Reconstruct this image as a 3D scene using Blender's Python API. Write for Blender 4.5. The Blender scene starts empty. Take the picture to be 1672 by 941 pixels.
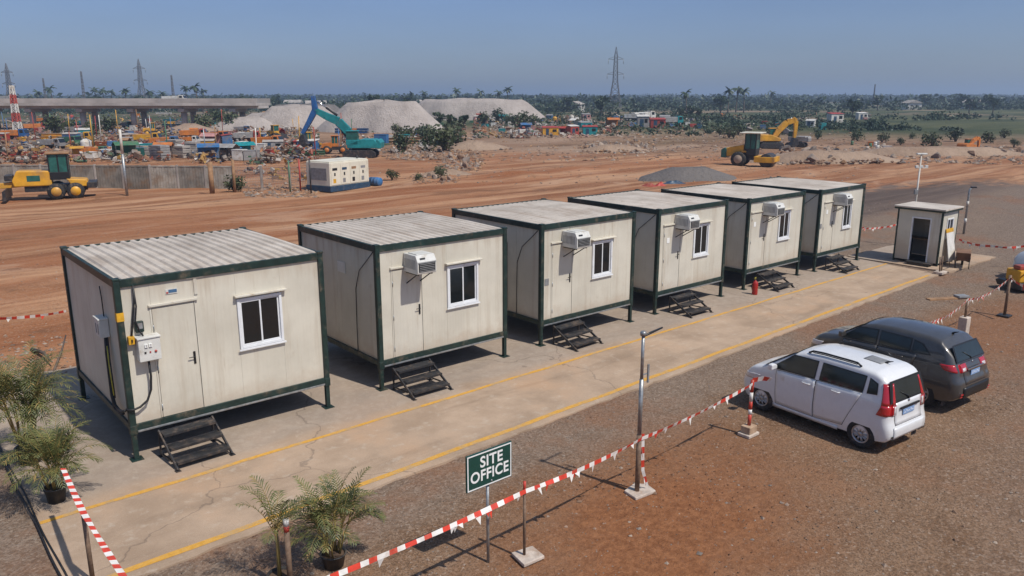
import bpy, bmesh, math, random
import numpy as np
from mathutils import Vector, Matrix, Euler
random.seed(11)
C = bpy.context.scene.collection
PI = math.pi
R = math.radians

# ------------------------------------------------------------------ camera (solved from the cabins' edges)
F_PX, PITCH, YAW, ROLL = 1288.18, 0.23884, 0.70427, 0.0
CAM = np.array([-3.1828, -13.9307, 6.198])
_fw = np.array([math.sin(YAW)*math.cos(PITCH), math.cos(YAW)*math.cos(PITCH), -math.sin(PITCH)])
_r = np.array([math.cos(YAW), -math.sin(YAW), 0.0]); _u = np.cross(_r, _fw)
_r, _u = math.cos(ROLL)*_r+math.sin(ROLL)*_u, -math.sin(ROLL)*_r+math.cos(ROLL)*_u
def g(px, py, z=0.0):
    """the point of the horizontal plane at height z seen at photo pixel (px, py)"""
    d = _fw+_r*(px-836)/F_PX-_u*(py-470.5)/F_PX
    return Vector(CAM+d*(z-CAM[2])/d[2])
def at_depth(px, py, D):
    return Vector(CAM+(_fw+_r*(px-836)/F_PX-_u*(py-470.5)/F_PX)*D)
def depth(p): return float((np.array(p)-CAM)@_fw)

# ------------------------------------------------------------------ objects, names and labels
def tag(o, label=None, cat=None, group=None, kind=None):
    if label: o['label'] = label
    if cat: o['category'] = cat
    if group: o['group'] = group
    if kind: o['kind'] = kind
    return o
def thing(name, label, cat, loc=(0, 0, 0), rz=0, group=None):
    o = bpy.data.objects.new(name, None); C.objects.link(o)
    o.location = loc; o.rotation_euler = (0, 0, rz); o.empty_display_size = .2
    return tag(o, label, cat, group)
def copy_tree(o, parent=None):
    c = o.copy(); C.objects.link(c); c.parent = parent
    for ch in list(o.children): copy_tree(ch, c)
    return c

class MB:
    def __init__(s): s.v = []; s.f = []; s.m = []; s.sm = []
    def add(s, vs, fs, mi=0, smooth=False, M=None):
        o = len(s.v)
        s.v += [tuple(M @ Vector(p)) for p in vs] if M else [tuple(p) for p in vs]
        for f in fs: s.f.append([i+o for i in f]); s.m.append(mi); s.sm.append(smooth)
        return s
    def bx(s, x0, x1, y0, y1, z0, z1, mi=0, M=None):
        vs = [(x, y, z) for z in (z0, z1) for y in (y0, y1) for x in (x0, x1)]
        return s.add(vs, [(0, 2, 3, 1), (4, 5, 7, 6), (0, 1, 5, 4), (2, 6, 7, 3), (0, 4, 6, 2), (1, 3, 7, 5)], mi, False, M)
    def box(s, c, d, rz=0, mi=0, rx=0, ry=0):
        M = Matrix.Translation(c) @ Euler((rx, ry, rz)).to_matrix().to_4x4()
        return s.bx(-d[0]/2, d[0]/2, -d[1]/2, d[1]/2, -d[2]/2, d[2]/2, mi, M)
    def tube(s, pts, r, n=8, mi=0, smooth=True, caps=True):
        pts = [Vector(p) for p in pts]; rs = r if isinstance(r, (list, tuple)) else [r]*len(pts)
        vs = []; pu = None
        for i, p in enumerate(pts):
            t = (pts[min(i+1, len(pts)-1)]-pts[max(i-1, 0)]).normalized()
            if pu is None: pu = t.orthogonal().normalized()
            pu = (pu-t*pu.dot(t)); pu = pu.normalized() if pu.length > 1e-6 else t.orthogonal().normalized()
            w = t.cross(pu)
            vs += [p+(pu*math.cos(2*PI*k/n)+w*math.sin(2*PI*k/n))*rs[i] for k in range(n)]
        fs = [(i*n+k, i*n+(k+1) % n, (i+1)*n+(k+1) % n, (i+1)*n+k) for i in range(len(pts)-1) for k in range(n)]
        if caps: fs += [list(range(n))[::-1], [(len(pts)-1)*n+k for k in range(n)]]
        return s.add(vs, fs, mi, smooth)
    def bar(s, a, b, w, h, mi=0):
        """a rectangular bar from a to b"""
        a = Vector(a); b = Vector(b); d = b-a
        M = Matrix.Translation((a+b)/2) @ d.to_track_quat('X', 'Z').to_matrix().to_4x4()
        return s.bx(-d.length/2, d.length/2, -w/2, w/2, -h/2, h/2, mi, M)
    def lathe(s, prof, n=20, M=None, mi=0, smooth=True):
        """prof: (radius, height) pairs round local Z; closed when it starts and ends at radius 0"""
        vs = []; fs = []
        for rr, h in prof: vs += [(rr*math.cos(2*PI*k/n), rr*math.sin(2*PI*k/n), h) for k in range(n)]
        for i in range(len(prof)-1):
            for k in range(n): fs.append((i*n+k, i*n+(k+1) % n, (i+1)*n+(k+1) % n, (i+1)*n+k))
        return s.add(vs, fs, mi, smooth, M)
    def prism(s, poly, a0, a1, plane='xz', mi=0, M=None):
        """poly extruded along the axis that is not in the plane"""
        k = {'xz': lambda p, a: (p[0], a, p[1]), 'yz': lambda p, a: (a, p[0], p[1]), 'xy': lambda p, a: (p[0], p[1], a)}[plane]
        n = len(poly); vs = [k(p, a0) for p in poly]+[k(p, a1) for p in poly]
        fs = [list(range(n))[::-1], list(range(n, 2*n))]+[(i, (i+1) % n, n+(i+1) % n, n+i) for i in range(n)]
        return s.add(vs, fs, mi, False, M)
    def build(s, name, mats, parent=None, bevel=0, loc=None, fix=True, sharp=None):
        me = bpy.data.meshes.new(name); me.from_pydata(s.v, [], s.f)
        mats = mats if isinstance(mats, (list, tuple)) else [mats]
        for m in mats: me.materials.append(M_[m] if isinstance(m, str) else m)
        me.polygons.foreach_set('material_index', s.m); me.polygons.foreach_set('use_smooth', s.sm)
        if fix:
            bm = bmesh.new(); bm.from_mesh(me); bmesh.ops.recalc_face_normals(bm, faces=bm.faces); bm.to_mesh(me); bm.free()
        if sharp: me.set_sharp_from_angle(angle=sharp)
        o = bpy.data.objects.new(name, me); C.objects.link(o)
        if parent: o.parent = parent
        if loc is not None: o.location = loc
        if bevel:
            b = o.modifiers.new('edge', 'BEVEL'); b.width = bevel; b.segments = 2; b.limit_method = 'ANGLE'; b.angle_limit = R(40)
        return o

# ------------------------------------------------------------------ materials
M_ = {}
class NT:
    def __init__(s, m):
        m.use_nodes = True; s.t = m.node_tree; s.t.nodes.clear()
    def n(s, typ, **k):
        nd = s.t.nodes.new(typ)
        ins = k.pop('ins', {})
        for a, b in k.items(): setattr(nd, a, b)
        for a, b in ins.items():
            if isinstance(b, bpy.types.NodeSocket): s.t.links.new(b, nd.inputs[a])
            else: nd.inputs[a].default_value = b
        return nd
    def noise(s, vec, scale, detail=4, rough=.55, sc=(1, 1, 1), dist=0):
        mp = s.n('ShaderNodeMapping', ins={'Vector': vec, 'Scale': sc})
        return s.n('ShaderNodeTexNoise', ins={'Vector': mp.outputs[0], 'Scale': scale, 'Detail': detail, 'Roughness': rough, 'Distortion': dist}).outputs[0]
    def ramp(s, fac, a, b):
        return s.n('ShaderNodeMapRange', interpolation_type='SMOOTHSTEP', ins={'Value': fac, 'From Min': a, 'From Max': b}).outputs[0]
    def mix(s, f, a, b, mode='MIX'):
        nd = s.n('ShaderNodeMix', data_type='RGBA', blend_type=mode)
        for i, v in ((0, f), (6, a), (7, b)):
            if isinstance(v, bpy.types.NodeSocket): s.t.links.new(v, nd.inputs[i])
            elif i == 0: nd.inputs[0].default_value = v
            else: nd.inputs[i].default_value = (*v, 1) if len(v) == 3 else v
        return nd.outputs[2]
    def math(s, op, a, b=0.0):
        nd = s.n('ShaderNodeMath', operation=op)
        for i, v in ((0, a), (1, b)):
            if isinstance(v, bpy.types.NodeSocket): s.t.links.new(v, nd.inputs[i])
            else: nd.inputs[i].default_value = v
        return nd.outputs[0]
    def out(s, col, rough=.7, metal=0, bump=None, bstr=.3, bdist=.02, **k):
        b = s.n('ShaderNodeBsdfPrincipled')
        for nm, v in (('Base Color', col), ('Roughness', rough), ('Metallic', metal)):
            if isinstance(v, bpy.types.NodeSocket): s.t.links.new(v, b.inputs[nm])
            else: b.inputs[nm].default_value = (*v, 1) if isinstance(v, tuple) and len(v) == 3 else v
        for a, v in k.items(): b.inputs[a.replace('_', ' ')].default_value = v
        if bump is not None:
            bp = s.n('ShaderNodeBump', ins={'Height': bump, 'Strength': bstr, 'Distance': bdist})
            s.t.links.new(bp.outputs[0], b.inputs['Normal'])
        o = s.n('ShaderNodeOutputMaterial'); s.t.links.new(b.outputs[0], o.inputs[0]); return b
def objvec(t):
    """object coordinates shifted by a per-object random so that copies do not repeat"""
    tc = t.n('ShaderNodeTexCoord'); oi = t.n('ShaderNodeObjectInfo')
    k = t.math('MULTIPLY', oi.outputs['Random'], 37.0)
    cb = t.n('ShaderNodeCombineXYZ', ins={0: k, 1: k, 2: k})
    return t.n('ShaderNodeVectorMath', operation='ADD', ins={0: tc.outputs['Object'], 1: cb.outputs[0]}).outputs[0]
def pm(name, col, rough=.6, metal=0, var=.25, scale=6, dirt=None, damt=.35, bump=.15, bscale=40, spread=0, **k):
    """painted / plain surface: colour, soft tonal noise, patches of dirt"""
    m = bpy.data.materials.new(name); t = NT(m); v = objvec(t)
    n1 = t.noise(v, scale, 5, .6)
    c = t.mix(t.ramp(n1, .25, .75), tuple(x*(1-var) for x in col), tuple(min(1, x*(1+var)) for x in col))
    if spread:
        oi = t.n('ShaderNodeObjectInfo'); hs = t.n('ShaderNodeHueSaturation', ins={'Color': c})
        t.t.links.new(t.math('MULTIPLY_ADD', oi.outputs['Random'], spread), hs.inputs['Value']); hs.inputs['Value'].default_value = 1
        md = t.n('ShaderNodeMapRange', ins={'Value': oi.outputs['Random'], 'To Min': 1-spread, 'To Max': 1+spread}); t.t.links.new(md.outputs[0], hs.inputs['Value'])
        c = hs.outputs[0]
    if dirt:
        n2 = t.noise(v, scale*.6, 8, .68)
        c = t.mix(t.math('MULTIPLY', t.ramp(n2, .62-damt*.35, .85-damt*.2), .85), c, dirt)
    n3 = t.noise(v, bscale, 3, .6)
    t.out(c, t.math('MULTIPLY_ADD', n1, .2) if False else rough, metal, n3 if bump else None, bump, .01, **k)
    M_[name] = m; return m
DUST = (.33, .20, .125)
pm('green_paint', (.010, .027, .022), .5, dirt=(.16, .12, .08), damt=.34, var=.35, scale=7)
pm('steel_dark', (.022, .022, .024), .5, dirt=(.17, .12, .085), damt=.45, var=.3, scale=9)
pm('black_rubber', (.016, .016, .017), .75, dirt=(.2, .14, .1), damt=.35, scale=9)
pm('black_plastic', (.012, .012, .013), .42, var=.15)
pm('white_plastic', (.62, .61, .57), .42, dirt=(.36, .3, .22), damt=.25, var=.08)
pm('white_alu', (.72, .73, .74), .38, dirt=(.4, .34, .27), damt=.2, var=.06)
pm('grey_plastic', (.22, .22, .22), .5, dirt=DUST, damt=.2)
pm('galvanised', (.33, .34, .34), .42, .6, dirt=(.22, .15, .1), damt=.35, scale=12)
pm('rusty_post', (.2, .13, .085), .7, dirt=(.09, .05, .03), damt=.6, scale=14)
pm('chrome', (.6, .6, .6), .22, 1, var=.05, bump=0)
pm('pot_black', (.02, .02, .02), .5, dirt=(.13, .1, .075), damt=.4)
pm('soil', (.09, .055, .035), .95, bump=.6)
pm('tape_red', (.62, .055, .03), .45, var=.18, scale=5, dirt=(.5, .2, .14), damt=.2)
pm('tape_white', (.78, .75, .7), .45, var=.1, scale=5, dirt=(.5, .36, .28), damt=.25)
pm('post_red', (.5, .05, .03), .5, dirt=(.22, .12, .08), damt=.35)
pm('post_white', (.72, .69, .64), .5, dirt=(.4, .28, .2), damt=.35)
pm('mortar', (.5, .42, .35), .85, dirt=(.32, .2, .13), damt=.4, bump=.5)
pm('block_tan', (.42, .29, .19), .85, dirt=(.3, .17, .1), damt=.4, bump=.5)
pm('sign_green', (.008, .055, .042), .4, var=.1, dirt=(.1, .1, .07), damt=.12)
pm('sign_white', (.8, .8, .77), .5, var=.05)
pm('yellow_box', (.62, .33, .02), .5, dirt=DUST, damt=.2)
pm('extinguisher_red', (.36, .018, .014), .3, var=.1)
pm('cable_black', (.014, .014, .015), .55, dirt=(.12, .09, .06), damt=.3)
pm('cable_yellow', (.5, .42, .05), .5)
pm('blue_plate', (.05, .12, .22), .5)
pm('red_plate', (.45, .08, .06), .5)
pm('car_white', (.70, .70, .70), .32, var=.03, dirt=(.52, .45, .38), damt=.12, bump=0, Coat_Weight=.7, Coat_Roughness=.08)
pm('car_dark', (.075, .07, .066), .3, .35, var=.1, dirt=(.12, .095, .075), damt=.2, bump=0, Coat_Weight=.9, Coat_Roughness=.06)
pm('car_silver', (.42, .44, .47), .35, .3, var=.05, bump=0, Coat_Weight=.6)
pm('glass_dark', (.012, .015, .016), .06, var=.05, bump=0, Coat_Weight=.3)
pm('glass_tint', (.022, .03, .03), .08, var=.2, scale=2, bump=0)
pm('tail_red', (.42, .012, .016), .12, var=.1, bump=0, Coat_Weight=1)
pm('tail_clear', (.6, .55, .54), .15, var=.1, scale=30, bump=0, Coat_Weight=1)
pm('plate_blue', (.22, .34, .55), .4, var=.1)
pm('plate_ink', (.75, .82, .92), .4, var=.05)
pm('alloy', (.42, .42, .43), .35, .7, var=.1, dirt=(.2, .14, .1), damt=.3, bump=0)
pm('under', (.01, .01, .01), .9, bump=0)
pm('machine_yellow', (.62, .31, .02), .45, dirt=(.3, .17, .08), damt=.55, scale=1.3)
pm('machine_orange', (.55, .17, .025), .5, dirt=(.3, .16, .08), damt=.55, scale=1.3)
pm('machine_teal', (.012, .21, .22), .4, dirt=(.12, .14, .11), damt=.25, scale=2)
pm('machine_blue', (.02, .10, .28), .45, dirt=(.15, .13, .12), damt=.25, scale=2)
pm('cab_green', (.02, .10, .085), .25, var=.3, scale=3)
pm('gen_white', (.66, .62, .5), .5, dirt=(.42, .32, .2), damt=.3, scale=1.5, var=.08)
pm('skid_blue', (.02, .055, .1), .5, dirt=DUST, damt=.25)
pm('paint_red', (.36, .035, .022), .55, dirt=(.2, .1, .06), damt=.55, scale=1.3)
pm('paint_blue', (.03, .13, .3), .55, dirt=(.2, .15, .1), damt=.55, scale=1.3)
pm('paint_white', (.62, .6, .55), .55, dirt=(.4, .3, .2), damt=.55, scale=1.3)
pm('paint_green', (.035, .15, .075), .55, dirt=(.2, .14, .08), damt=.55, scale=1.3)
pm('paint_orange', (.5, .15, .025), .55, dirt=(.25, .14, .07), damt=.55, scale=1.3)
pm('paint_grey', (.27, .26, .25), .7, dirt=(.25, .16, .1), damt=.35, scale=2)
pm('paint_pink', (.45, .22, .2), .6, dirt=(.3, .18, .12), damt=.55, scale=1.3)
pm('timber', (.3, .17, .085), .8, dirt=(.15, .08, .04), damt=.4, scale=4, bump=.4)
pm('concrete_far', (.36, .32, .28), .85, dirt=(.2, .16, .13), damt=.4, scale=.7, bump=.3, bscale=6)
pm('fence_grey', (.27, .245, .205), .85, dirt=(.22, .125, .06), damt=.5, scale=1.6, var=.35, bump=.3, bscale=8, spread=.3)
pm('bridge_grey', (.42, .37, .33), .85, dirt=(.26, .22, .19), damt=.35, scale=.25, bump=0)
pm('rock_grey', (.21, .17, .14), .9, dirt=(.3, .165, .095), damt=.5, scale=1.5, bump=.6, bscale=9)
pm('rock_pale', (.31, .24, .185), .9, dirt=(.34, .2, .13), damt=.4, scale=1.5, bump=.5, bscale=9)
pm('rock_brown', (.2, .12, .075), .9, dirt=(.1, .06, .04), damt=.5, scale=1.5, bump=.6, bscale=9)
for nm_, c_ in (('red', (.24, .055, .035)), ('blue', (.045, .10, .19)), ('white', (.48, .44, .38)), ('orange', (.33, .125, .04)), ('green', (.045, .11, .06)), ('yellow', (.40, .23, .05)), ('pink', (.33, .19, .16)), ('grey', (.20, .18, .16)), ('dark', (.035, .033, .032)), ('rust', (.16, .075, .04))):
    pm('scrap_'+nm_, c_, .75, dirt=(.24, .15, .09), damt=.7, scale=1.6, var=.35, bump=0)
pm('pylon_steel', (.16, .15, .15), .6, .2, bump=0)
pm('mast_red', (.4, .07, .05), .6, bump=0)
pm('bark', (.13, .095, .07), .9, bump=.4, scale=4)
def leafmat(name, a, b, scale=3):
    m = bpy.data.materials.new(name); t = NT(m); v = objvec(t)
    n1 = t.n('ShaderNodeTexNoise', ins={'Vector': v, 'Scale': scale, 'Detail': 3}).outputs[0]
    c = t.mix(t.ramp(n1, .3, .7), a, b)
    t.out(c, .55, Transmission_Weight=0.0); M_[name] = m
leafmat('palm_leaf', (.04, .06, .016), (.165, .165, .05), 5)
leafmat('palm_dry', (.30, .2, .06), (.2, .16, .05), 4)
leafmat('bush_leaf', (.03, .05, .018), (.085, .095, .035), .8)
leafmat('tree_leaf', (.016, .034, .016), (.05, .075, .03), .35)
leafmat('far_leaf', (.02, .042, .022), (.06, .085, .04), .03)
SUN_E, SKY_E, SKY_AIR, SKY_DUST, SKY_OZ, HAZE, EXPO, SKY_LOW, SKY_MID = 3.8, .11, 1.0, .6, 2.0, .00055, 0.10, (.42, .475, .68), (.51, .56, .765)
# ------------------------------------------------------------------ special materials of the setting and the cabins
def ground_material():
    m = bpy.data.materials.new('earth'); t = NT(m)
    P = t.n('ShaderNodeNewGeometry').outputs['Position']
    sx = t.n('ShaderNodeSeparateXYZ', ins={0: P}); X, Y = sx.outputs[0], sx.outputs[1]
    big = t.noise(P, .16, 5, .6); mid = t.noise(P, .9, 6, .62); fine = t.noise(P, 9, 6, .7)
    vor = t.n('ShaderNodeTexVoronoi', ins={'Vector': P, 'Scale': 26.0}); peb = vor.outputs['Color']
    pv = t.n('ShaderNodeSeparateColor', ins={0: peb}).outputs[0]
    vor2 = t.n('ShaderNodeTexVoronoi', ins={'Vector': P, 'Scale': 60.0}); pv2 = t.n('ShaderNodeSeparateColor', ins={0: vor2.outputs['Color']}).outputs[1]
    # gravel yard in front of the slab
    grav = t.mix(t.ramp(mid, .25, .75), (.172, .094, .05), (.275, .168, .10))
    grav = t.mix(t.math('MULTIPLY', t.ramp(pv, .1, 1.0), .7), grav, (.31, .205, .135))
    grav = t.mix(t.math('MULTIPLY', t.ramp(pv2, .62, .75), .6), grav, (.07, .045, .03))
    grav = t.mix(t.math('MULTIPLY', t.ramp(pv, .95, .98), .3), grav, (.42, .34, .27))
    vor3 = t.n('ShaderNodeTexVoronoi', ins={'Vector': P, 'Scale': 11.0, 'Randomness': 1.0}); pv3 = t.n('ShaderNodeSeparateColor', ins={0: vor3.outputs['Color']}).outputs[2]
    cob = t.math('MULTIPLY', t.ramp(pv3, .86, .9), t.ramp(vor3.outputs['Distance'], .36, .22))
    grav = t.mix(t.math('MULTIPLY', cob, .6), grav, t.mix(pv, (.12, .085, .062), (.36, .28, .215)))
    grav = t.mix(t.math('MULTIPLY', t.ramp(fine, .56, .68), .45), grav, (.115, .068, .04))
    # grey crushed stone along the slab's kerb side and on the right
    wob = t.math('MULTIPLY', t.math('SUBTRACT', big, .5), 3.2)
    strip = t.ramp(t.math('ADD', t.math('ADD', Y, wob), t.math('MULTIPLY', t.math('SUBTRACT', mid, .5), 2.0)), -5.6, -4.2)
    grav = t.mix(t.math('MULTIPLY', strip, .55), grav, t.mix(pv, (.15, .115, .09), (.29, .24, .195)))
    right = t.ramp(t.math('ADD', t.math('SUBTRACT', t.math('MULTIPLY', X, .35), Y), t.math('MULTIPLY', t.math('SUBTRACT', big, .5), 5)), 12.0, 16.5)
    grav = t.mix(t.math('MULTIPLY', right, .5), grav, t.mix(pv, (.12, .085, .066), (.27, .215, .18)))
    # red laterite patches
    red = t.mix(t.ramp(fine, .3, .75), (.185, .068, .026), (.34, .145, .062))
    def blob(cx, cy, ax, ay, ang, soft):
        dx = t.math('SUBTRACT', X, cx); dy = t.math('SUBTRACT', Y, cy); ca, sa = math.cos(ang), math.sin(ang)
        u = t.math('DIVIDE', t.math('ADD', t.math('MULTIPLY', dx, ca), t.math('MULTIPLY', dy, sa)), ax)
        w = t.math('DIVIDE', t.math('SUBTRACT', t.math('MULTIPLY', dy, ca), t.math('MULTIPLY', dx, sa)), ay)
        d = t.math('SQRT', t.math('ADD', t.math('MULTIPLY', u, u), t.math('MULTIPLY', w, w)))
        d = t.math('ADD', d, t.math('MULTIPLY', t.math('SUBTRACT', mid, .5), 1.3))
        d = t.math('ADD', d, t.math('MULTIPLY', t.math('SUBTRACT', big, .5), .9))
        return t.math('SUBTRACT', 1.0, t.ramp(d, 1-soft, 1+soft))
    r1 = blob(5.3, -7.35, 3.1, 1.75, .3, .7)
    grav = t.mix(t.math('MULTIPLY', r1, .9), grav, red)
    r2 = blob(20.5, -6.8, 4.5, 1.6, -.1, .6)
    grav = t.mix(t.math('MULTIPLY', r2, .5), grav, red)
    r3 = t.ramp(t.math('ADD', t.math('MULTIPLY', big, .7), t.math('MULTIPLY', mid, .3)), .49, .62)
    grav = t.mix(t.math('MULTIPLY', r3, .42), grav, red)
    # the graded dirt road behind the cabins, ruts along its run
    ca, sa = math.cos(-.10), math.sin(-.10)
    mp = t.n('ShaderNodeMapping', ins={'Vector': P, 'Rotation': (0, 0, .13), 'Scale': (.05, .75, 1)})
    ruts = t.n('ShaderNodeTexNoise', ins={'Vector': mp.outputs[0], 'Scale': 1.0, 'Detail': 7.0, 'Roughness': .62, 'Distortion': .35}).outputs[0]
    mp2 = t.n('ShaderNodeMapping', ins={'Vector': P, 'Rotation': (0, 0, .2), 'Scale': (.02, .2, 1)})
    ruts2 = t.n('ShaderNodeTexNoise', ins={'Vector': mp2.outputs[0], 'Scale': 1.0, 'Detail': 5.0, 'Roughness': .6, 'Distortion': .6}).outputs[0]
    road = t.mix(t.ramp(ruts, .34, .64), (.25, .105, .047), (.50, .275, .15))
    road = t.mix(t.math('MULTIPLY', t.ramp(ruts2, .42, .66), .75), road, (.29, .10, .036))
    road = t.mix(t.math('MULTIPLY', t.ramp(ruts2, .42, .28), .6), road, (.50, .31, .19))
    road = t.mix(t.math('MULTIPLY', t.ramp(mid, .55, .8), .35), road, (.19, .10, .055))
    rp_ = t.noise(P, .22, 7, .68, (.5, 1.3, 1), .6); rq_ = t.noise(P, .8, 6, .7, (.35, 1, 1), .8)
    road = t.mix(t.math('MULTIPLY', t.ramp(rp_, .53, .66), .6), road, (.185, .085, .04))
    road = t.mix(t.math('MULTIPLY', t.ramp(rp_, .45, .34), .45), road, (.53, .34, .22))
    road = t.mix(t.math('MULTIPLY', t.ramp(rq_, .56, .68), .6), road, (.15, .075, .04))
    road = t.mix(t.math('MULTIPLY', t.ramp(pv, .8, .95), .25), road, (.5, .36, .26))
    gry = blob(46.0, 5.5, 17, 7.0, .06, .22)
    road = t.mix(t.math('MULTIPLY', gry, .88), road, t.mix(t.ramp(ruts, .3, .7), (.085, .07, .062), (.14, .115, .1)))
    back = t.ramp(t.math('ADD', Y, t.math('MULTIPLY', t.math('SUBTRACT', mid, .5), 2.5)), 4.6, 6.4)
    col = t.mix(back, grav, road)
    # rougher ground with scrub, then fields, further out (distance measured along the view of the site's long axis)
    D = t.math('ADD', t.math('MULTIPLY', X, .664), t.math('MULTIPLY', Y, .747))
    patch = t.noise(P, .045, 6, .62); patch2 = t.noise(P, .012, 6, .6, (1, 1, 1), .4)
    mp3 = t.n('ShaderNodeMapping', ins={'Vector': P, 'Rotation': (0, 0, .73), 'Scale': (.012, .05, 1)})
    band = t.n('ShaderNodeTexNoise', ins={'Vector': mp3.outputs[0], 'Scale': 1.0, 'Detail': 6.0, 'Roughness': .6}).outputs[0]
    rough = t.mix(t.ramp(patch, .35, .65), (.17, .105, .065), (.36, .24, .16))
    rough = t.mix(t.math('MULTIPLY', t.ramp(patch2, .5, .64), .55), rough, (.085, .085, .04))
    rough = t.mix(t.math('MULTIPLY', t.ramp(rp_, .5, .62), .7), rough, (.12, .075, .045))
    rough = t.mix(t.math('MULTIPLY', t.ramp(band, .52, .62), .6), rough, (.40, .30, .22))
    f1 = t.ramp(t.math('ADD', D, t.math('MULTIPLY', t.math('SUBTRACT', patch, .5), 40)), 62, 86)
    col = t.mix(t.math('MULTIPLY', f1, .8), col, rough)
    field = t.mix(t.ramp(band, .35, .65), (.042, .056, .026), (.105, .108, .05))
    field = t.mix(t.math('MULTIPLY', t.ramp(patch2, .5, .62), .8), field, (.28, .2, .135))
    D2 = t.math('ADD', t.math('MULTIPLY', X, .85), t.math('MULTIPLY', Y, .55))
    f2 = t.ramp(t.math('ADD', D2, t.math('MULTIPLY', t.math('SUBTRACT', patch2, .5), 70)), 112, 150)
    col = t.mix(f2, col, field)
    h = t.math('ADD', t.math('MULTIPLY', fine, .6), t.math('MULTIPLY', pv, .4))
    h = t.math('ADD', h, t.math('MULTIPLY', ruts, .8))
    h = t.math('ADD', h, t.math('MULTIPLY', cob, .6))
    t.out(col, .95, 0, h, 1.0, .06, Specular_IOR_Level=.2)
    M_['earth'] = m
ground_material()

def slab_material():
    m = bpy.data.materials.new('slab'); t = NT(m)
    P = t.n('ShaderNodeNewGeometry').outputs['Position']
    Y = t.n('ShaderNodeSeparateXYZ', ins={0: P}).outputs[1]
    n1 = t.noise(P, .7, 6, .65); n2 = t.noise(P, 1.0, 7, .65, (.22, 1.5, 1), .5); n3 = t.noise(P, 22, 5, .65); n4 = t.noise(P, .35, 5, .6); n5 = t.noise(P, 3.2, 7, .7)
    c = t.mix(t.ramp(n1, .3, .7), (.32, .228, .156), (.46, .338, .24))
    c = t.mix(t.math('MULTIPLY', t.ramp(n2, .5, .72), .55), c, (.21, .148, .1))           # tyre and sweep marks along the lane
    c = t.mix(t.math('MULTIPLY', t.ramp(n4, .52, .7), .5), c, (.42, .25, .14))          # tracked-in red dust
    c = t.mix(t.math('MULTIPLY', t.ramp(n5, .64, .76), .6), c, (.15, .12, .095))          # spill stains
    c = t.mix(t.math('MULTIPLY', t.ramp(n3, .6, .75), .3), c, (.48, .42, .35))
    under = t.ramp(t.math('ADD', Y, t.math('MULTIPLY', t.math('SUBTRACT', n1, .5), 1.2)), -1.1, -.6)
    c = t.mix(t.math('MULTIPLY', under, .55), c, t.mix(t.ramp(n5, .35, .7), (.23, .195, .165), (.36, .32, .275)))   # greyer, unswept strip beside the cabins
    c = t.mix(t.math('MULTIPLY', t.ramp(n5, .47, .3), .5), c, (.50, .42, .335))          # pale scoured patches
    vc = t.n('ShaderNodeTexVoronoi', feature='DISTANCE_TO_EDGE', ins={'Vector': t.n('ShaderNodeVectorMath', operation='ADD', ins={0: P, 1: t.n('ShaderNodeVectorMath', operation='SCALE', ins={0: t.n('ShaderNodeTexNoise', ins={'Vector': P, 'Scale': 1.3, 'Detail': 5.0}).outputs[1], 'Scale': .9}).outputs[0]}).outputs[0], 'Scale': .17}).outputs[0]
    c = t.mix(t.math('MULTIPLY', t.ramp(vc, .0035, .001), .45), c, (.12, .09, .07))          # cracks
    n6 = t.noise(P, 45, 3, .7); c = t.mix(t.math('MULTIPLY', t.ramp(n6, .58, .7), .45), c, (.17, .125, .09)); c = t.mix(t.math('MULTIPLY', t.ramp(n6, .42, .3), .4), c, (.56, .48, .39))
    t.out(c, .88, 0, t.math('ADD', n3, n5), .35, .015, Specular_IOR_Level=.25); M_['slab'] = m
    m = bpy.data.materials.new('line_paint'); t = NT(m)
    P = t.n('ShaderNodeNewGeometry').outputs['Position']
    n1 = t.noise(P, 2.2, 8, .72); n2 = t.noise(P, 14, 5, .7)
    y = t.mix(t.ramp(n2, .3, .7), (.52, .26, .03), (.64, .35, .07))
    y = t.mix(t.math('MULTIPLY', t.ramp(n1, .46, .64), .85), y, (.40, .28, .155))
    y = t.mix(t.math('MULTIPLY', t.ramp(n2, .6, .72), .5), y, (.33, .24, .15))
    t.out(y, .8, 0, n2, .3, .01); M_['line_paint'] = m
slab_material()

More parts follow.
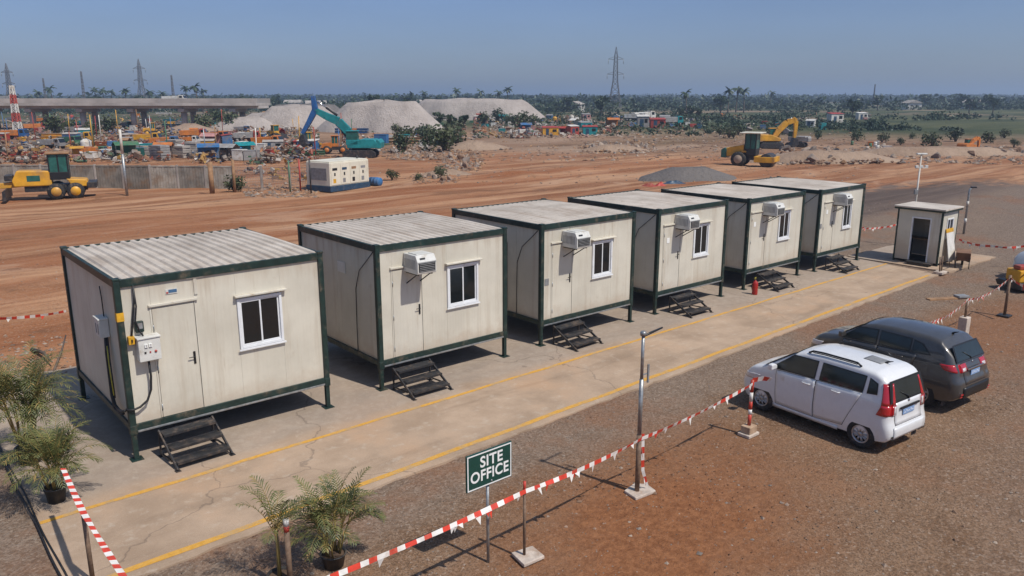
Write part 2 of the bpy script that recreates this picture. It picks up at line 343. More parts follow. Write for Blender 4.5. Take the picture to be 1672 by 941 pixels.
def wall_material():
    m = bpy.data.materials.new('cabin_wall'); t = NT(m)
    tc = t.n('ShaderNodeTexCoord').outputs['Object']; v = objvec(t)
    Z = t.n('ShaderNodeSeparateXYZ', ins={0: tc}).outputs[2]
    a = t.noise(v, .8, 5, .6); st = t.noise(v, 1.0, 6, .65, (4.5, 4.5, .28)); st2 = t.noise(v, 1.0, 5, .7, (9, 9, .5)); sp = t.noise(v, 3.0, 7, .7)
    rnd_ = t.n('ShaderNodeObjectInfo').outputs['Random']; amt = t.n('ShaderNodeMapRange', ins={'Value': rnd_, 'To Min': .3, 'To Max': .8}).outputs[0]
    c = t.mix(t.ramp(a, .3, .7), (.525, .485, .397), (.645, .60, .497))
    c = t.mix(t.math('MULTIPLY', rnd_, .35), c, (.60, .58, .52))
    c = t.mix(t.math('MULTIPLY', t.ramp(sp, .6, .74), .35), c, (.42, .34, .25))
    c = t.mix(t.math('MULTIPLY', t.ramp(st, .5, .72), amt), c, (.40, .325, .235))       # run-off streaks
    c = t.mix(t.math('MULTIPLY', t.ramp(st2, .60, .76), amt), c, (.36, .25, .15))        # thin rust runs
    low = t.math('SUBTRACT', 1.0, t.ramp(t.math('ADD', Z, t.math('MULTIPLY', t.math('SUBTRACT', sp, .5), .9)), .55, 1.05))
    c = t.mix(t.math('MULTIPLY', low, .42), c, (.40, .28, .185))                        # splashed red dust at the foot
    top = t.ramp(t.math('ADD', Z, t.math('MULTIPLY', t.math('SUBTRACT', st, .5), 1.2)), 2.75, 3.1)
    c = t.mix(t.math('MULTIPLY', top, .28), c, (.36, .26, .17))
    rib = t.n('ShaderNodeTexWave', wave_type='BANDS', bands_direction='X', ins={'Vector': tc, 'Scale': 4.0}).outputs[1]
    h = t.math('ADD', t.math('MULTIPLY', rib, .12), t.math('MULTIPLY', a, 1.2))
    t.out(c, .5, 0, h, .18, .02); M_['cabin_wall'] = m
    m = bpy.data.materials.new('cabin_roof'); t = NT(m); v = objvec(t)
    a = t.noise(v, .9, 6, .65); s = t.noise(v, 1.0, 7, .68, (2.6, .5, 1)); sp = t.noise(v, 5, 6, .7)
    c = t.mix(t.ramp(a, .3, .7), (.42, .36, .295), (.60, .53, .45))
    c = t.mix(t.math('MULTIPLY', t.ramp(s, .5, .7), .6), c, (.30, .215, .15))
    c = t.mix(t.math('MULTIPLY', t.ramp(sp, .6, .72), .55), c, (.22, .14, .085))
    t.out(c, .6, .0, sp, .25, .01); M_['cabin_roof'] = m
wall_material()

# ------------------------------------------------------------------ ground
def wave(x, y, seed, scale):
    rs = np.random.RandomState(seed); z = np.zeros_like(x)
    for k in range(9):
        a = rs.uniform(0, 2*PI); f = scale*rs.uniform(.5, 2.4); z = z+np.sin(f*(x*math.cos(a)+y*math.sin(a))+rs.uniform(0, 6.28))/(.6+f/scale)
    return z/3
def smooth(x, a, b):
    t = np.clip((x-a)/(b-a), 0, 1); return t*t*(3-2*t)
def gz(x, y):
    """height of the ground; level round the slab and yard, gently uneven beyond"""
    x = np.asarray(x, float); y = np.asarray(y, float)
    far = smooth(np.maximum(y-6.5, np.maximum(x-36, 0)), 0, 10)
    z = -.035+wave(x, y, 3, 1.6)*.018
    z = z+far*(wave(x, y, 5, .35)*.10+wave(x, y*3.2+x*.4, 8, .5)*.07)
    D = .664*x+.747*y
    z = z+smooth(D, 150, 500)*(wave(x, y, 9, .02)*.7)
    # windrow of spoil along the far edge of the graded road
    z = z+.45*np.exp(-((y-33-.05*x+wave(x, y, 12, .12)*2)/2.2)**2)*smooth(x, 26, 36)*(1-smooth(x, 46, 60))*(.6+.5*wave(x, y, 14, .9))
    return z
def gzf(x, y): return float(gz(x, y))
def axis(lo, hi, step, out, grow=1.13):
    a = list(np.arange(lo, hi, step)); s = step
    while a[-1] < out: s *= grow; a.append(a[-1]+s)
    s = step
    while a[0] > -out: s *= grow; a.insert(0, a[0]-s)
    return np.array(a)
xs = axis(-8, 62, .42, 6000); ys = axis(-14, 46, .42, 6000)
gx, gy = np.meshgrid(xs, ys); gzv = gz(gx, gy); nx, ny = len(xs), len(ys)
me = bpy.data.meshes.new('ground')
idx = np.arange(nx*ny).reshape(ny, nx)
fc = np.stack([idx[:-1, :-1], idx[:-1, 1:], idx[1:, 1:], idx[1:, :-1]], -1).reshape(-1, 4)
me.from_pydata(np.stack([gx, gy, gzv], -1).reshape(-1, 3).tolist(), [], fc.tolist())
me.materials.append(M_['earth']); me.polygons.foreach_set('use_smooth', [True]*len(me.polygons))
o = bpy.data.objects.new('ground', me); C.objects.link(o); tag(o, 'red and brown bare earth and gravel of the building site', kind='structure')

# concrete slab with an uneven broken edge, kerb-high step to the yard
rnd = random.Random(4)
def edge(p, q, n, amp):
    return [(p[0]+(q[0]-p[0])*i/n+rnd.uniform(-amp, amp)*(abs(q[1]-p[1]) > abs(q[0]-p[0])), p[1]+(q[1]-p[1])*i/n+rnd.uniform(-amp, amp)*(abs(q[0]-p[0]) >= abs(q[1]-p[1]))) for i in range(n)]
poly = []
poly = edge((-1.74, -3.68), (26.3, -2.86), 110, .035)+edge((26.3, -2.86), (26.8, .4), 10, .03)+edge((26.8, .4), (27.0, 5.4), 10, .05)+edge((27.0, 5.4), (-1.74, 6.3), 60, .09)+edge((-1.74, 6.3), (-1.74, -3.68), 20, .02)
o = MB().prism(poly, -.2, 0, 'xy').build('pavement', 'slab'); tag(o, 'dusty tan concrete slab under the cabins', kind='structure')
poly = edge((26.95, -2.95), (31.2, -3.0), 12, .05)+edge((31.2, -3.0), (31.4, .8), 8, .05)+edge((31.4, .8), (26.95, .9), 12, .05)+edge((26.95, .9), (26.95, -2.95), 8, .04)
o = MB().prism(poly, -.2, .01, 'xy').build('booth_pavement', 'slab'); tag(o, 'pale concrete apron around the guard booth', kind='structure')
def line(name, a, b, w):
    n = 90; m = MB(); vs = []
    for i in range(n+1):
        x = a[0]+(b[0]-a[0])*i/n; y = a[1]+(b[1]-a[1])*i/n+.012*math.sin(i*.7)
        vs += [(x, y-w/2+rnd.uniform(-.006, .006), .004), (x, y+w/2+rnd.uniform(-.006, .006), .004)]
    m.add(vs, [(2*i, 2*i+2, 2*i+3, 2*i+1) for i in range(n)])
    o = m.build(name, 'line_paint', fix=False); tag(o, kind='structure')
line('road_marking', (-1.684, -1.286), (26.7, -.767), .10)
line('road_marking', (-1.66, -3.444), (25.9, -2.655), .12)
# control joints cut across the slab
# loose stones lying on the yard: far too many to count
m = MB(); rr = random.Random(9)
oct_f = [(0, 2, 4), (2, 1, 4), (1, 3, 4), (3, 0, 4), (2, 0, 5), (1, 2, 5), (3, 1, 5), (0, 3, 5)]
def stone(m, x, y, z, s, mi, rr):
    a = rr.uniform(0, PI); c, sn = math.cos(a), math.sin(a); q = [(1, 0), (-1, 0), (0, 1), (0, -1)]
    vs = [(x+s*rr.uniform(.6, 1.2)*(c*u-sn*w), y+s*rr.uniform(.6, 1.2)*(sn*u+c*w), z+s*rr.uniform(-.1, .25)) for u, w in q]
    vs += [(x+rr.uniform(-.3, .3)*s, y+rr.uniform(-.3, .3)*s, z+s*rr.uniform(.35, .8)), (x, y, z-s*.5)]
    m.add(vs, oct_f, mi)
for i in range(12000):
    if rr.random() < .75: x, y = rr.uniform(-3.5, 24), -3.5-abs(rr.gauss(0, 2.8))
    else: x, y = rr.uniform(-6, 36), rr.uniform(-11, -3.4)
    if y < -10.5: continue
    if -1.8 < x < 27.6 and y > -3.7+.03*x: continue
    stone(m, x, y, gzf(x, y), rr.choice([.008, .01, .013, .017, .022])*rr.uniform(.7, 1.2), rr.choice([0, 0, 2, 2, 2, 2, 0, 1]), rr)
for i in range(420):   # bigger cobbles and clods
    x, y = rr.uniform(-5, 34), rr.uniform(-11, -3.8)
    if -1.8 < x < 27.6 and y > -3.9+.03*x: continue
    stone(m, x, y, gzf(x, y), rr.uniform(.025, .055), rr.choice([0, 0, 1, 2]), rr)
for i in range(2500):   # along the ragged rear edge of the slab and on the road
    x = rr.uniform(-6, 45); y = rr.choice([rr.uniform(5.6, 7.5), rr.uniform(6, 26)])
    stone(m, x, y, gzf(x, y), rr.uniform(.015, .05), rr.choice([0, 0, 1, 2]), rr)
o = m.build('gravel', ['rock_grey', 'rock_pale', 'rock_brown'], fix=False); tag(o, 'loose stones scattered on the red earth yard', kind='stuff')
# ------------------------------------------------------------------ portable cabins
FLOOR = .57
X0 = [0, 5.063, 9.795, 14.366, 18.938, 23.276]
Y0 = [0, .153, .222, .291, .344, .273]
CW = [3.80, 3.57, 3.51, 3.34, 3.41, 3.29]
CD = [3.88, 3.62, 3.74, 3.71, 3.62, 3.73]
CH = [3.21, 3.15, 3.09, 3.04, 2.96, 2.92]
DOOR = [(.56, 1.28), (.40, 1.15), (.41, 1.11), (.32, 1.06), (.25, 1.10), (.40, 1.09)]
WIN = [(2.04, 2.90), (1.83, 2.71), (1.85, 2.61), (1.70, 2.44), (1.86, 2.56), (1.76, 2.40)]
ACX = [None, (.70, 1.18), (.74, 1.22), (.78, 1.24), (.84, 1.28), (.95, 1.34)]
CLAB = ['cream portable cabin nearest the camera with electrical boxes on its corner and no air conditioner',
        'cream portable cabin with rusty ribbed roof, second along from the one with electrical boxes',
        'cream portable cabin third from the potted palms, behind the tall lamp pole',
        'cream portable cabin fourth along the row, just before the red fire extinguisher',
        'cream portable cabin fifth along the row, with the fire extinguisher by its front corner',
        'cream portable cabin farthest along the row, next to the small guard booth']
def cabin(i):
    W, D, H = CW[i], CD[i], CH[i]; Z0, Z1 = FLOOR, H
    t = thing('portable_cabin', CLAB[i], 'cabin', (X0[i], Y0[i], 0), 0, 'portable site office cabins in a row')
    rr = random.Random(50+i)
    # walls: sandwich panels butted with thin joints, standing 25 mm behind the frame
    m = MB(); s = .045; th = .05
    dx0, dx1 = DOOR[i]; wx0, wx1 = WIN[i]; dz = [2.65, 2.59, 2.56, 2.53, 2.47, 2.43][i]; wz1 = [2.57, 2.49, 2.47, 2.45, 2.40, 2.36][i]; wz0 = wz1-.96
    def front(a, b, z0, z1): m.bx(a, b, s, s+th, z0, z1)
    zb, zt = Z0+.08, Z1-.07; g_ = .0025
    front(s, dx0, zb, zt); front(dx0+g_, dx1-g_, dz, zt)
    front(dx1, wx0-g_, zb, zt); front(wx0, wx1, zb, wz0-g_); front(wx0, wx1, wz1+g_, zt); front(wx1+g_, W-s, zb, zt)
    for a in range(4):
        y0, y1 = s+th+g_+a*(D-2*s-th)/4, s+th+(a+1)*(D-2*s-th)/4
        m.bx(s, s+th, y0, y1-g_, zb, zt); m.bx(W-s-th, W-s, y0, y1-g_, zb, zt)
    m.bx(s+th, W-s-th, D-s-th, D-s-g_, zb, zt)
    m.build('wall', 'cabin_wall', t)
    # corrugated roof sheet, ribs front to back, slightly crowned
    rh_ = [.034, .03, .018, .013, .012, .012][i]; m = MB(); n = int(round(W/.2)); per = (W-.12)/n; pr = []
    for k in range(n):
        x = .06+k*per; pr += [(x, 0), (x+per*.35, 0), (x+per*.5, rh_), (x+per*.85, rh_)]
    pr.append((W-.06, 0)); ny_ = 8; vs = []
    for j in range(ny_+1):
        y = .05+(D-.08)*j/ny_; cr = .005+.03*math.sin(PI*j/ny_)
        vs += [(x, y, Z1+cr+z-.015) for x, z in pr]
    q = len(pr); fs = [(j*q+k, j*q+k+1, (j+1)*q+k+1, (j+1)*q+k) for j in range(ny_) for k in range(q-1)]
    m.add(vs, fs); rf = m.build('roof', 'cabin_roof', t)
    so = rf.modifiers.new('sheet', 'SOLIDIFY'); so.thickness = .006
    # green frame
    p = .105
    for (x, y) in ((0, 0), (W-p, 0), (0, D-p), (W-p, D-p)):
        MB().bx(x, x+p, y, y+p, Z0, Z1).build('corner_post', 'green_paint', t, .008)
        l = MB().bx(x+.012, x+p-.012, y+.012, y+p-.012, .012, Z0-.002); l.bx(x-.05, x+p+.05, y-.05, y+p+.05, 0, .012)
        l.build('leg', 'green_paint', t, .004)
        MB().bx(x-.008, x+p+.008, y-.008, y+p+.008, Z1+.002, Z1+.045).build('corner_casting', 'green_paint', t, .008)
        MB().bx(x-.006, x+p+.006, y-.006, y+p+.006, Z0-.1, Z0+.07).build('base_casting', 'green_paint', t, .008)
    rh = .115
    def rails(nm, z0, z1):
        MB().bx(p, W-p, .006, .075, z0, z1).build(nm, 'green_paint', t, .006)
        MB().bx(p, W-p, D-.075, D-.006, z0, z1).build(nm, 'green_paint', t, .006)
        MB().bx(.006, .075, p, D-p, z0, z1).build(nm, 'green_paint', t, .006)
        MB().bx(W-.075, W-.006, p, D-p, z0, z1).build(nm, 'green_paint', t, .006)
    rails('top_rail', Z1-rh, Z1+.02); rails('base_rail', Z0-.03, Z0+.085)
    m = MB()
    for k in range(7): m.bx(.16+k*(W-.4)/6, .22+k*(W-.4)/6, .09, D-.09, Z0-.06, Z0+.04)
    m.bx(.12, W-.12, .09, D-.09, Z0+.042, Z0+.07); m.build('floor_frame', 'steel_dark', t)
    m = MB(); m.bx(p+.01, W-p-.01, -.006, .03, Z0-.066, Z0-.031); m.build('lower_trim', 'galvanised', t, .004)
    # door
    d = MB().bx(dx0+.006, dx1-.006, s-.012, s+.03, Z0+.09, dz-.006).build('door', 'cabin_wall', t, .004)
    hs = MB().bx(dx1-.10, dx1-.06, s-.024, s-.012, 1.52, 1.75); hs.tube([(dx1-.08, s-.024, 1.66), (dx1-.08, s-.06, 1.66), (dx1-.19, s-.062, 1.66)], .009, 6)
    hs.build('handle', 'black_plastic', d, .003)
    for z in (.85, 1.55, 2.3):
        MB().tube([(dx0+.004, s-.017, z-.055), (dx0+.004, s-.017, z+.055)], .011, 8).build('hinge', 'galvanised', d)
    m = MB(); m.bx(dx0-.03, dx0, s-.012, s-.001, Z0+.09, dz+.03); m.bx(dx1, dx1+.022, s-.012, s-.001, Z0+.09, dz+.03); m.bx(dx0-.05, dx1+.06, s-.045, s-.002, dz+.032, dz+.07)
    m.build('door_frame', 'cabin_wall', t, .004)
    m = MB().bx(dx1-.005, dx1+.003, s-.0145, s-.0125, Z0+.1, dz-.01); m.build('door_seal', 'black_rubber', t)
    # sliding window
    fr = MB(); f = .05
    fr.bx(wx0, wx0+f, s-.035, s+.03, wz0, wz1).bx(wx1-f, wx1, s-.035, s+.03, wz0, wz1).bx(wx0+f, wx1-f, s-.035, s+.03, wz0, wz0+f).bx(wx0+f, wx1-f, s-.035, s+.03, wz1-f, wz1)
    wn = thing('window', None, None); wn.parent = t
    fr.build('frame', 'white_alu', wn, .005)
    xm = (wx0+wx1)/2
    for k, (a, b, y) in enumerate(((wx0+f, xm+.02, s-.012), (xm-.02, wx1-f, s+.008))):
        e = .032; z0, z1 = wz0+f+.002, wz1-f-.002
        MB().bx(a, a+e, y-.009, y+.009, z0, z1).bx(b-e, b, y-.009, y+.009, z0, z1).bx(a+e, b-e, y-.009, y+.009, z0, z0+e).bx(a+e, b-e, y-.009, y+.009, z1-e, z1).build('sash', 'white_alu', wn, .003)
        MB().bx(a+e, b-e, y-.003, y+.003, z0+e, z1-e).build('pane', 'glass_dark', wn)
    MB().bx(wx0-.03, wx1+.03, s-.06, s-.036, wz0-.035, wz0-.002).build('sill', 'white_alu', wn, .004)
    MB().bx(wx0-.05, wx1+.09, s-.10, s-.001, wz1+.035, wz1+.075).build('hood', 'cabin_wall', wn, .01)
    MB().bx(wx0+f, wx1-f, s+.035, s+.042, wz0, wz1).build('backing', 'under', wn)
    if i == 2:
        MB().bx(.028, .0435, 1.35, 2.15, Z0+.15, 2.5).build('end_hatch', 'fence_grey', t, .004); MB().bx(-.06, .0275, 1.5, 1.78, 1.9, 2.2).build('meter_box', 'grey_plastic', t, .01)
    if i in (1, 3): MB().bx(.03, .0435, 1.0+.4*i, 1.35+.4*i, 2.35, 2.6).build('vent_cover', 'white_plastic', t, .004)
    if i >= 3: MB().bx(DOOR[i][0]+.12, DOOR[i][0]+.24, s-.02, s-.0135, 2.05, 2.2).build('door_notice', 'sign_white', t)
    if i in (2, 5): MB().bx(.16, .3, s-.012, s-.001, 1.55, 1.72).build('switch_plate', 'grey_plastic', t, .003)
    if i:   # supply cable swagged down the shaded end wall
        y = .35+.1*rr.random()
        MB().tube([(.03, .16, Z1-.13), (.02, .35, Z1-.3), (.02, .75, Z1-.62), (.03, .95, Z1-1.05), (.03, .98, 1.2), (.03, .98, .6)], .009, 6).build('cable', 'cable_black', t)
    else:
        MB().bx(1.3, 1.36, s-.02, s-.001, 2.78, 3.08).build('conduit', 'cabin_wall', t, .004)
        MB().bx(1.18, 1.48, s-.03, s-.001, 3.08, 3.11).build('conduit_cap', 'cabin_wall', t, .004)
    return t
for i in range(6): cabin(i)

# ------------------------------------------------------------------ portable steel steps
SLAB_L = ['black steel steps below the door of the cabin nearest the potted palms',
          'black steel steps below the door of the second cabin from the potted palms',
          'black steel steps below the door of the third cabin, behind the lamp pole',
          'black steel steps below the fourth cabin, short of the fire extinguisher',
          'black steel steps right behind the red fire extinguisher',
          'black steel steps below the farthest cabin, nearest the guard booth']
def steps():
    t = thing('portable_steps', SLAB_L[0], 'steps', (0, 0, 0), 0, 'black steel steps at the cabin doors')
    W = .98
    for k, (y, z) in enumerate(((-.30, .46), (-.58, .30), (-.86, .14))):
        m = MB().bx(.03, W-.03, y-.115, y+.115, z-.018, z)
        m.bx(.03, W-.03, y-.122, y-.116, z-.045, z+.004); m.bx(.03, W-.03, y+.116, y+.122, z-.045, z+.004)
        m.build('tread', 'steel_dark', t, .003)
    for x in (0, W-.03):
        m = MB().bar((x+.015, -.18, .475), (x+.015, -1.0, .02), .03, .055); m.build('stringer', 'steel_dark', t, .004)
        m = MB(); m.bx(x, x+.03, -.215, -.185, 0, .44); m.bx(x-.03, x+.06, -.25, -.15, 0, .008); m.bar((x+.015, -.2, .06), (x+.015, -.75, .09), .025, .025); m.bx(x-.03, x+.06, -1.04, -.94, 0, .008)
        m.build('leg', 'steel_dark', t)
    MB().bx(.03, W-.03, -.212, -.188, .1, .13).build('cross_bar', 'steel_dark', t)
    return t
st = steps()
SX = [.40, .23, .34, .50, .58, .52]
for i in range(6):
    o = st if i == 0 else copy_tree(st)
    o.location = (X0[i]+SX[i], Y0[i]+.10-.03*(i % 2), 0); o.rotation_euler.z = R([2, 0, 3, -1, 1, 2][i]); o['label'] = SLAB_L[i]
    if i == 0: o.scale = (1, 1.0, 1.0)

# ------------------------------------------------------------------ window air conditioners on their brackets
ACL = ['boxy white air conditioner beside the window of the second cabin, with the dark wide outlet',
       'boxy white air conditioner on the third cabin, above the steps behind the lamp pole',
       'boxy white air conditioner on the fourth cabin, overlapping its window corner',
       'boxy white air conditioner on the cabin with the fire extinguisher in front',
       'boxy white air conditioner on the farthest cabin, nearest the guard booth']
def aircon():
    t = thing('air_conditioner', ACL[0], 'air conditioner', (0, 0, 0), 0, 'window air conditioners on the cabin fronts')
    W, D, H = .48, .56, .40
    b = MB().prism([(0, 0), (-D, 0), (-D-.02, .04), (-D-.02, .27), (-D+.06, H), (0, H)], 0, W, 'yz'); b.build('casing', 'white_plastic', t, .012)
    MB().bx(.03, W-.03, -D-.026, -D-.0205, .05, .235).build('grille_panel', 'black_plastic', t, .003)
    m = MB()
    for k in range(5): m.box((W/2, -D-.03, .07+k*.036), (W-.1, .012, .006), 0, 0, R(25))
    m.bx(.02, W-.02, -D-.036, -D-.0265, .238, .26); m.build('louvre', 'grey_plastic', t)
    m = MB()
    for k in range(9): m.bx(-.004, -.0005, -.48+k*.05, -.46+k*.05, .1, .3)
    m.build('side_vent', 'grey_plastic', t)
    MB().box((W*.3, -D+.005, .335), (.13, .006, .035), 0, 0, R(-32)).build('control_panel', 'black_plastic', t)
    MB().bx(.06, .42, -.44, -.1, H+.001, H+.02).build('top_cover', 'white_plastic', t, .006)
    for x in (.05, W-.08):
        m = MB().bx(x, x+.03, -.5, .04, -.035, -.003); m.bar((x+.015, -.42, -.035), (x+.015, .04, -.30), .022, .022); m.build('bracket', 'black_plastic', t, .003)
    return t
ac = aircon()
for i in range(1, 6):
    o = ac if i == 1 else copy_tree(ac)
    o.location = (X0[i]+ACX[i][0], Y0[i]+.04, [2.54, 2.49, 2.46, 2.40, 2.36][i-1]); o.scale = ((ACX[i][1]-ACX[i][0])/.48, .94, 1); o['label'] = ACL[i-1]

# ------------------------------------------------------------------ electrics on the first cabin
t = thing('distribution_box', 'white electrical box with switches on the front of the nearest cabin', 'electrical box', (.24, .04, 1.79))
MB().bx(0, .36, -.19, 0, 0, .40).build('case', 'white_plastic', t, .012)
MB().bx(-.012, .372, -.21, .0, .401, .43).build('lid', 'white_plastic', t, .006)
for x in (.12, .19):
    m = MB().box((x, -.2, .28), (.05, .022, .06)); m.box((x+.005, -.216, .295), (.02, .02, .05), 0, 0, R(20)); m.build('switch', 'sign_white', t, .003)
MB().box((.1, -.195, .16), (.03, .012, .03)).build('indicator', 'black_plastic', t)
MB().lathe([(0, 0), (.022, 0), (.022, .014), (0, .014)], 12, Matrix.Translation((.27, -.191, .16)) @ Matrix.Rotation(R(90), 4, 'X')).build('stop_button', 'red_plate', t)
MB().box((.18, -.195, .16), (.024, .012, .024)).build('indicator', 'tail_red', t)
MB().bx(.361, .376, -.12, -.08, .1, .3).build('hinge', 'grey_plastic', t)
t = thing('junction_box', 'white junction box on the shaded end wall of the nearest cabin', 'electrical box', (.04, .80, 2.07))
MB().bx(-.16, 0, 0, .34, 0, .32).build('case', 'white_plastic', t, .01)
MB().bx(-.172, 0, -.01, .35, .321, .345).build('lid', 'white_plastic', t, .005)
m = MB(); m.bx(-.166, -.1605, .06, .1, .06, .24).bx(-.166, -.1605, .2, .24, .06, .24); m.build('latch', 'grey_plastic', t)
t = thing('energy_meter', 'small dark green meter above the white electrical box', 'meter', (.33, .04, 2.38))
MB().bx(-.07, .07, -.07, 0, -.1, .1).build('case', 'green_paint', t, .02)
MB().bx(-.045, .045, -.076, -.0705, -.03, .07).build('dial_window', 'grey_plastic', t)
t = thing('isolator_switch', 'small yellow switch box between the green post and the electrical box', 'switch', (.175, .04, 2.17))
MB().bx(-.05, .05, -.09, 0, -.07, .07).build('case', 'yellow_box', t, .008); MB().box((0, -.1, 0), (.02, .03, .05)).build('lever', 'black_plastic', t)
m = MB()
def hang(pts, r, mi=0): m.tube(pts, r, 7, mi)
hang([(.30, -.01, 3.06), (.29, -.02, 2.8), (.24, -.01, 2.5), (.19, -.02, 2.2)], .016)
hang([(.30, -.01, 3.06), (.31, -.03, 2.7), (.27, -.03, 2.45), (.32, -.05, 2.25), (.36, -.06, 2.18)], .014)
hang([(.4, -.06, 1.74), (.41, -.06, 1.45), (.39, -.05, 1.2), (.31, -.06, 1.02), (.18, -.06, .93), (.06, -.05, .9), (-.04, .0, .92)], .02)
o = m.build('power_cable', 'cable_black'); o.location.z = .05; tag(o, 'dark green cables dropping from the roof edge into the white electrical box', 'cable')
m = MB()
hang([(.0, .9, 2.02), (-.03, .88, 1.7), (-.04, .86, 1.3), (-.05, .80, 1.0), (-.06, .62, .82), (-.06, .38, .80), (-.06, .15, .84), (-.05, .0, .9)], .026)
hang([(.0, .98, 2.02), (-.02, .97, 1.7), (-.03, .93, 1.25), (-.05, .84, .93), (-.07, .6, .75), (-.07, .35, .76), (-.06, .1, .82)], .024)
hang([(.02, 1.05, 2.9), (.02, 1.0, 2.7), (.01, .95, 2.37)], .01)
hang([(.0, .82, 2.02), (-.03, .72, 1.6), (-.03, .7, 1.2), (-.05, .6, .95)], .012)
o = m.build('power_cable', 'cable_black'); o.location.z = .05; tag(o, 'thick black cables looping down the end wall from the junction box', 'cable')
m = MB(); hang([(-.02, .86, 1.85), (-.05, .74, 1.55), (-.05, .72, 1.3), (-.06, .62, 1.0)], .01)
o = m.build('earth_wire', 'cable_yellow'); o.location.z = .05; tag(o, 'thin yellow wire hanging beside the thick black cables', 'wire')
m = MB().bx(-.004, .11, -.004, .11, 0, .15); o = m.build('marker_band', 'yellow_box', None, loc=(0, 0, 2.52)); o.data.transform(Matrix.Identity(4)); tag(o, 'yellow tape band round the front corner post of the nearest cabin', 'tape')
t = thing('door_plate', 'small blue and red plate above the door of the nearest cabin', 'sign', (.82, .044, 2.86))
MB().bx(0, .2, -.012, -.002, 0, .085).build('plate', 'white_plastic', t); MB().bx(.05, .19, -.016, -.0125, .02, .075).build('blue_field', 'blue_plate', t); MB().bx(.01, .045, -.016, -.0125, .01, .04).build('red_field', 'red_plate', t)

# ------------------------------------------------------------------ fire extinguisher
p = g(1232, 481); t = thing('fire_extinguisher', 'red fire extinguisher standing on the concrete before the fifth cabin', 'fire extinguisher', p)
MB().lathe([(0, 0), (.085, 0), (.09, .02), (.09, .34), (.075, .41), (.035, .445), (.03, .47), (0, .47)], 20).build('cylinder', 'extinguisher_red', t)
m = MB().tube([(0, 0, .47), (0, 0, .53)], .02, 10); m.bar((0, 0, .53), (.02, -.12, .57), .022, .012); m.bar((0, 0, .545), (.02, -.11, .61), .022, .012); m.build('valve', 'black_plastic', t)
MB().tube([(0, .03, .52), (0, .12, .45), (0, .12, .2), (0, .1, .12)], .012, 7).build('hose', 'black_rubber', t)
MB().bx(-.04, .04, -.005, .02, .5, .56).build('gauge', 'cable_yellow', t)
# ------------------------------------------------------------------ guard booth
BX0, BX1, BY0, BY1, BH = 27.55, 28.95, -2.25, -.6, 2.08
t = thing('guard_booth', 'small grey white guard booth with open doorway at the end of the row', 'booth', (BX0, BY0, .01))
W, D = BX1-BX0, BY1-BY0; th = .05
m = MB()   # doorway in the wall that faces the cabins' end (local x = 0)
d0, d1, dz = .38, 1.10, 1.76
m.bx(0, th, 0.06, d0, .1, BH).bx(0, th, d1, D-.06, .1, BH).bx(0, th, d0, d1, dz, BH)
w0, w1, z0, z1 = .42, .98, 1.0, 1.75
m.bx(.06, w0, 0, th, .1, BH).bx(w1, W-.06, 0, th, .1, BH).bx(w0, w1, 0, th, .1, z0).bx(w0, w1, 0, th, z1, BH)
m.bx(W-th, W, .06, D-.06, .1, BH).bx(.06, W-.06, D-th, D, .1, BH)
m.build('wall', 'cabin_wall', t)
for x, y in ((-.006, -.006), (W-.06, -.006), (-.006, D-.06), (W-.06, D-.06)): MB().bx(x, x+.066, y, y+.066, 0, BH).build('corner_post', 'green_paint', t, .005)
MB().bx(-.12, W+.12, -.12, D+.12, BH+.002, BH+.06).build('roof', 'cabin_roof', t, .01)
MB().bx(-.1, W+.1, -.1, D+.1, BH-.07, BH-.001).build('roof_edge', 'green_paint', t, .005)
MB().bx(.06, W-.06, .06, D-.06, .04, .1).build('floor', 'steel_dark', t)
m = MB(); m.bx(-.012, th+.01, d0, d0+.05, .1, dz).bx(-.012, th+.01, d1-.05, d1, .1, dz).bx(-.012, th+.01, d0+.05, d1-.05, dz-.05, dz); m.build('door_frame', 'white_alu', t, .004)
fr = MB().bx(w0, w0+.05, -.02, th+.01, z0, z1).bx(w1-.05, w1, -.02, th+.01, z0, z1).bx(w0+.05, w1-.05, -.02, th+.01, z0, z0+.05).bx(w0+.05, w1-.05, -.02, th+.01, z1-.05, z1).bx((w0+w1)/2-.02, (w0+w1)/2+.02, -.01, th, z0+.05, z1-.05).build('window', 'white_alu', t, .004)
MB().bx(w0+.05, (w0+w1)/2-.02, .02, .026, z0+.05, z1-.05).bx((w0+w1)/2+.02, w1-.05, .02, .026, z0+.05, z1-.05).build('pane', 'glass_dark', fr)
# inside: a desk and a sheet pinned to the back wall
q = thing('guard_desk', 'dark desk just inside the doorway of the guard booth', 'desk', (BX0+.75, BY0+.25, .11))
MB().bx(0, .5, 0, 1.3, .7, .74).build('desk_top', 'timber', q)
for x in (.03, .43):
    for y in (.03, 1.23): MB().bx(x, x+.04, y, y+.04, 0, .699).build('leg', 'steel_dark', q)
o = MB().bx(0, .006, 0, .42, 0, .55).build('notice_sheet', 'paint_white', None, loc=(BX1-th-.008, BY0+.75, 1.3)); tag(o, 'pale sheet pinned to the back wall inside the guard booth', 'notice')
t = thing('door_step', 'low dark step lying below the guard booth doorway', 'step', (BX0-.42, BY0+.1, .01))
MB().bx(0, .3, 0, .9, .08, .12).build('tread', 'steel_dark', t, .005); MB().bx(.02, .06, .05, .85, 0, .079).bx(.24, .28, .05, .85, 0, .079).build('leg', 'steel_dark', t)
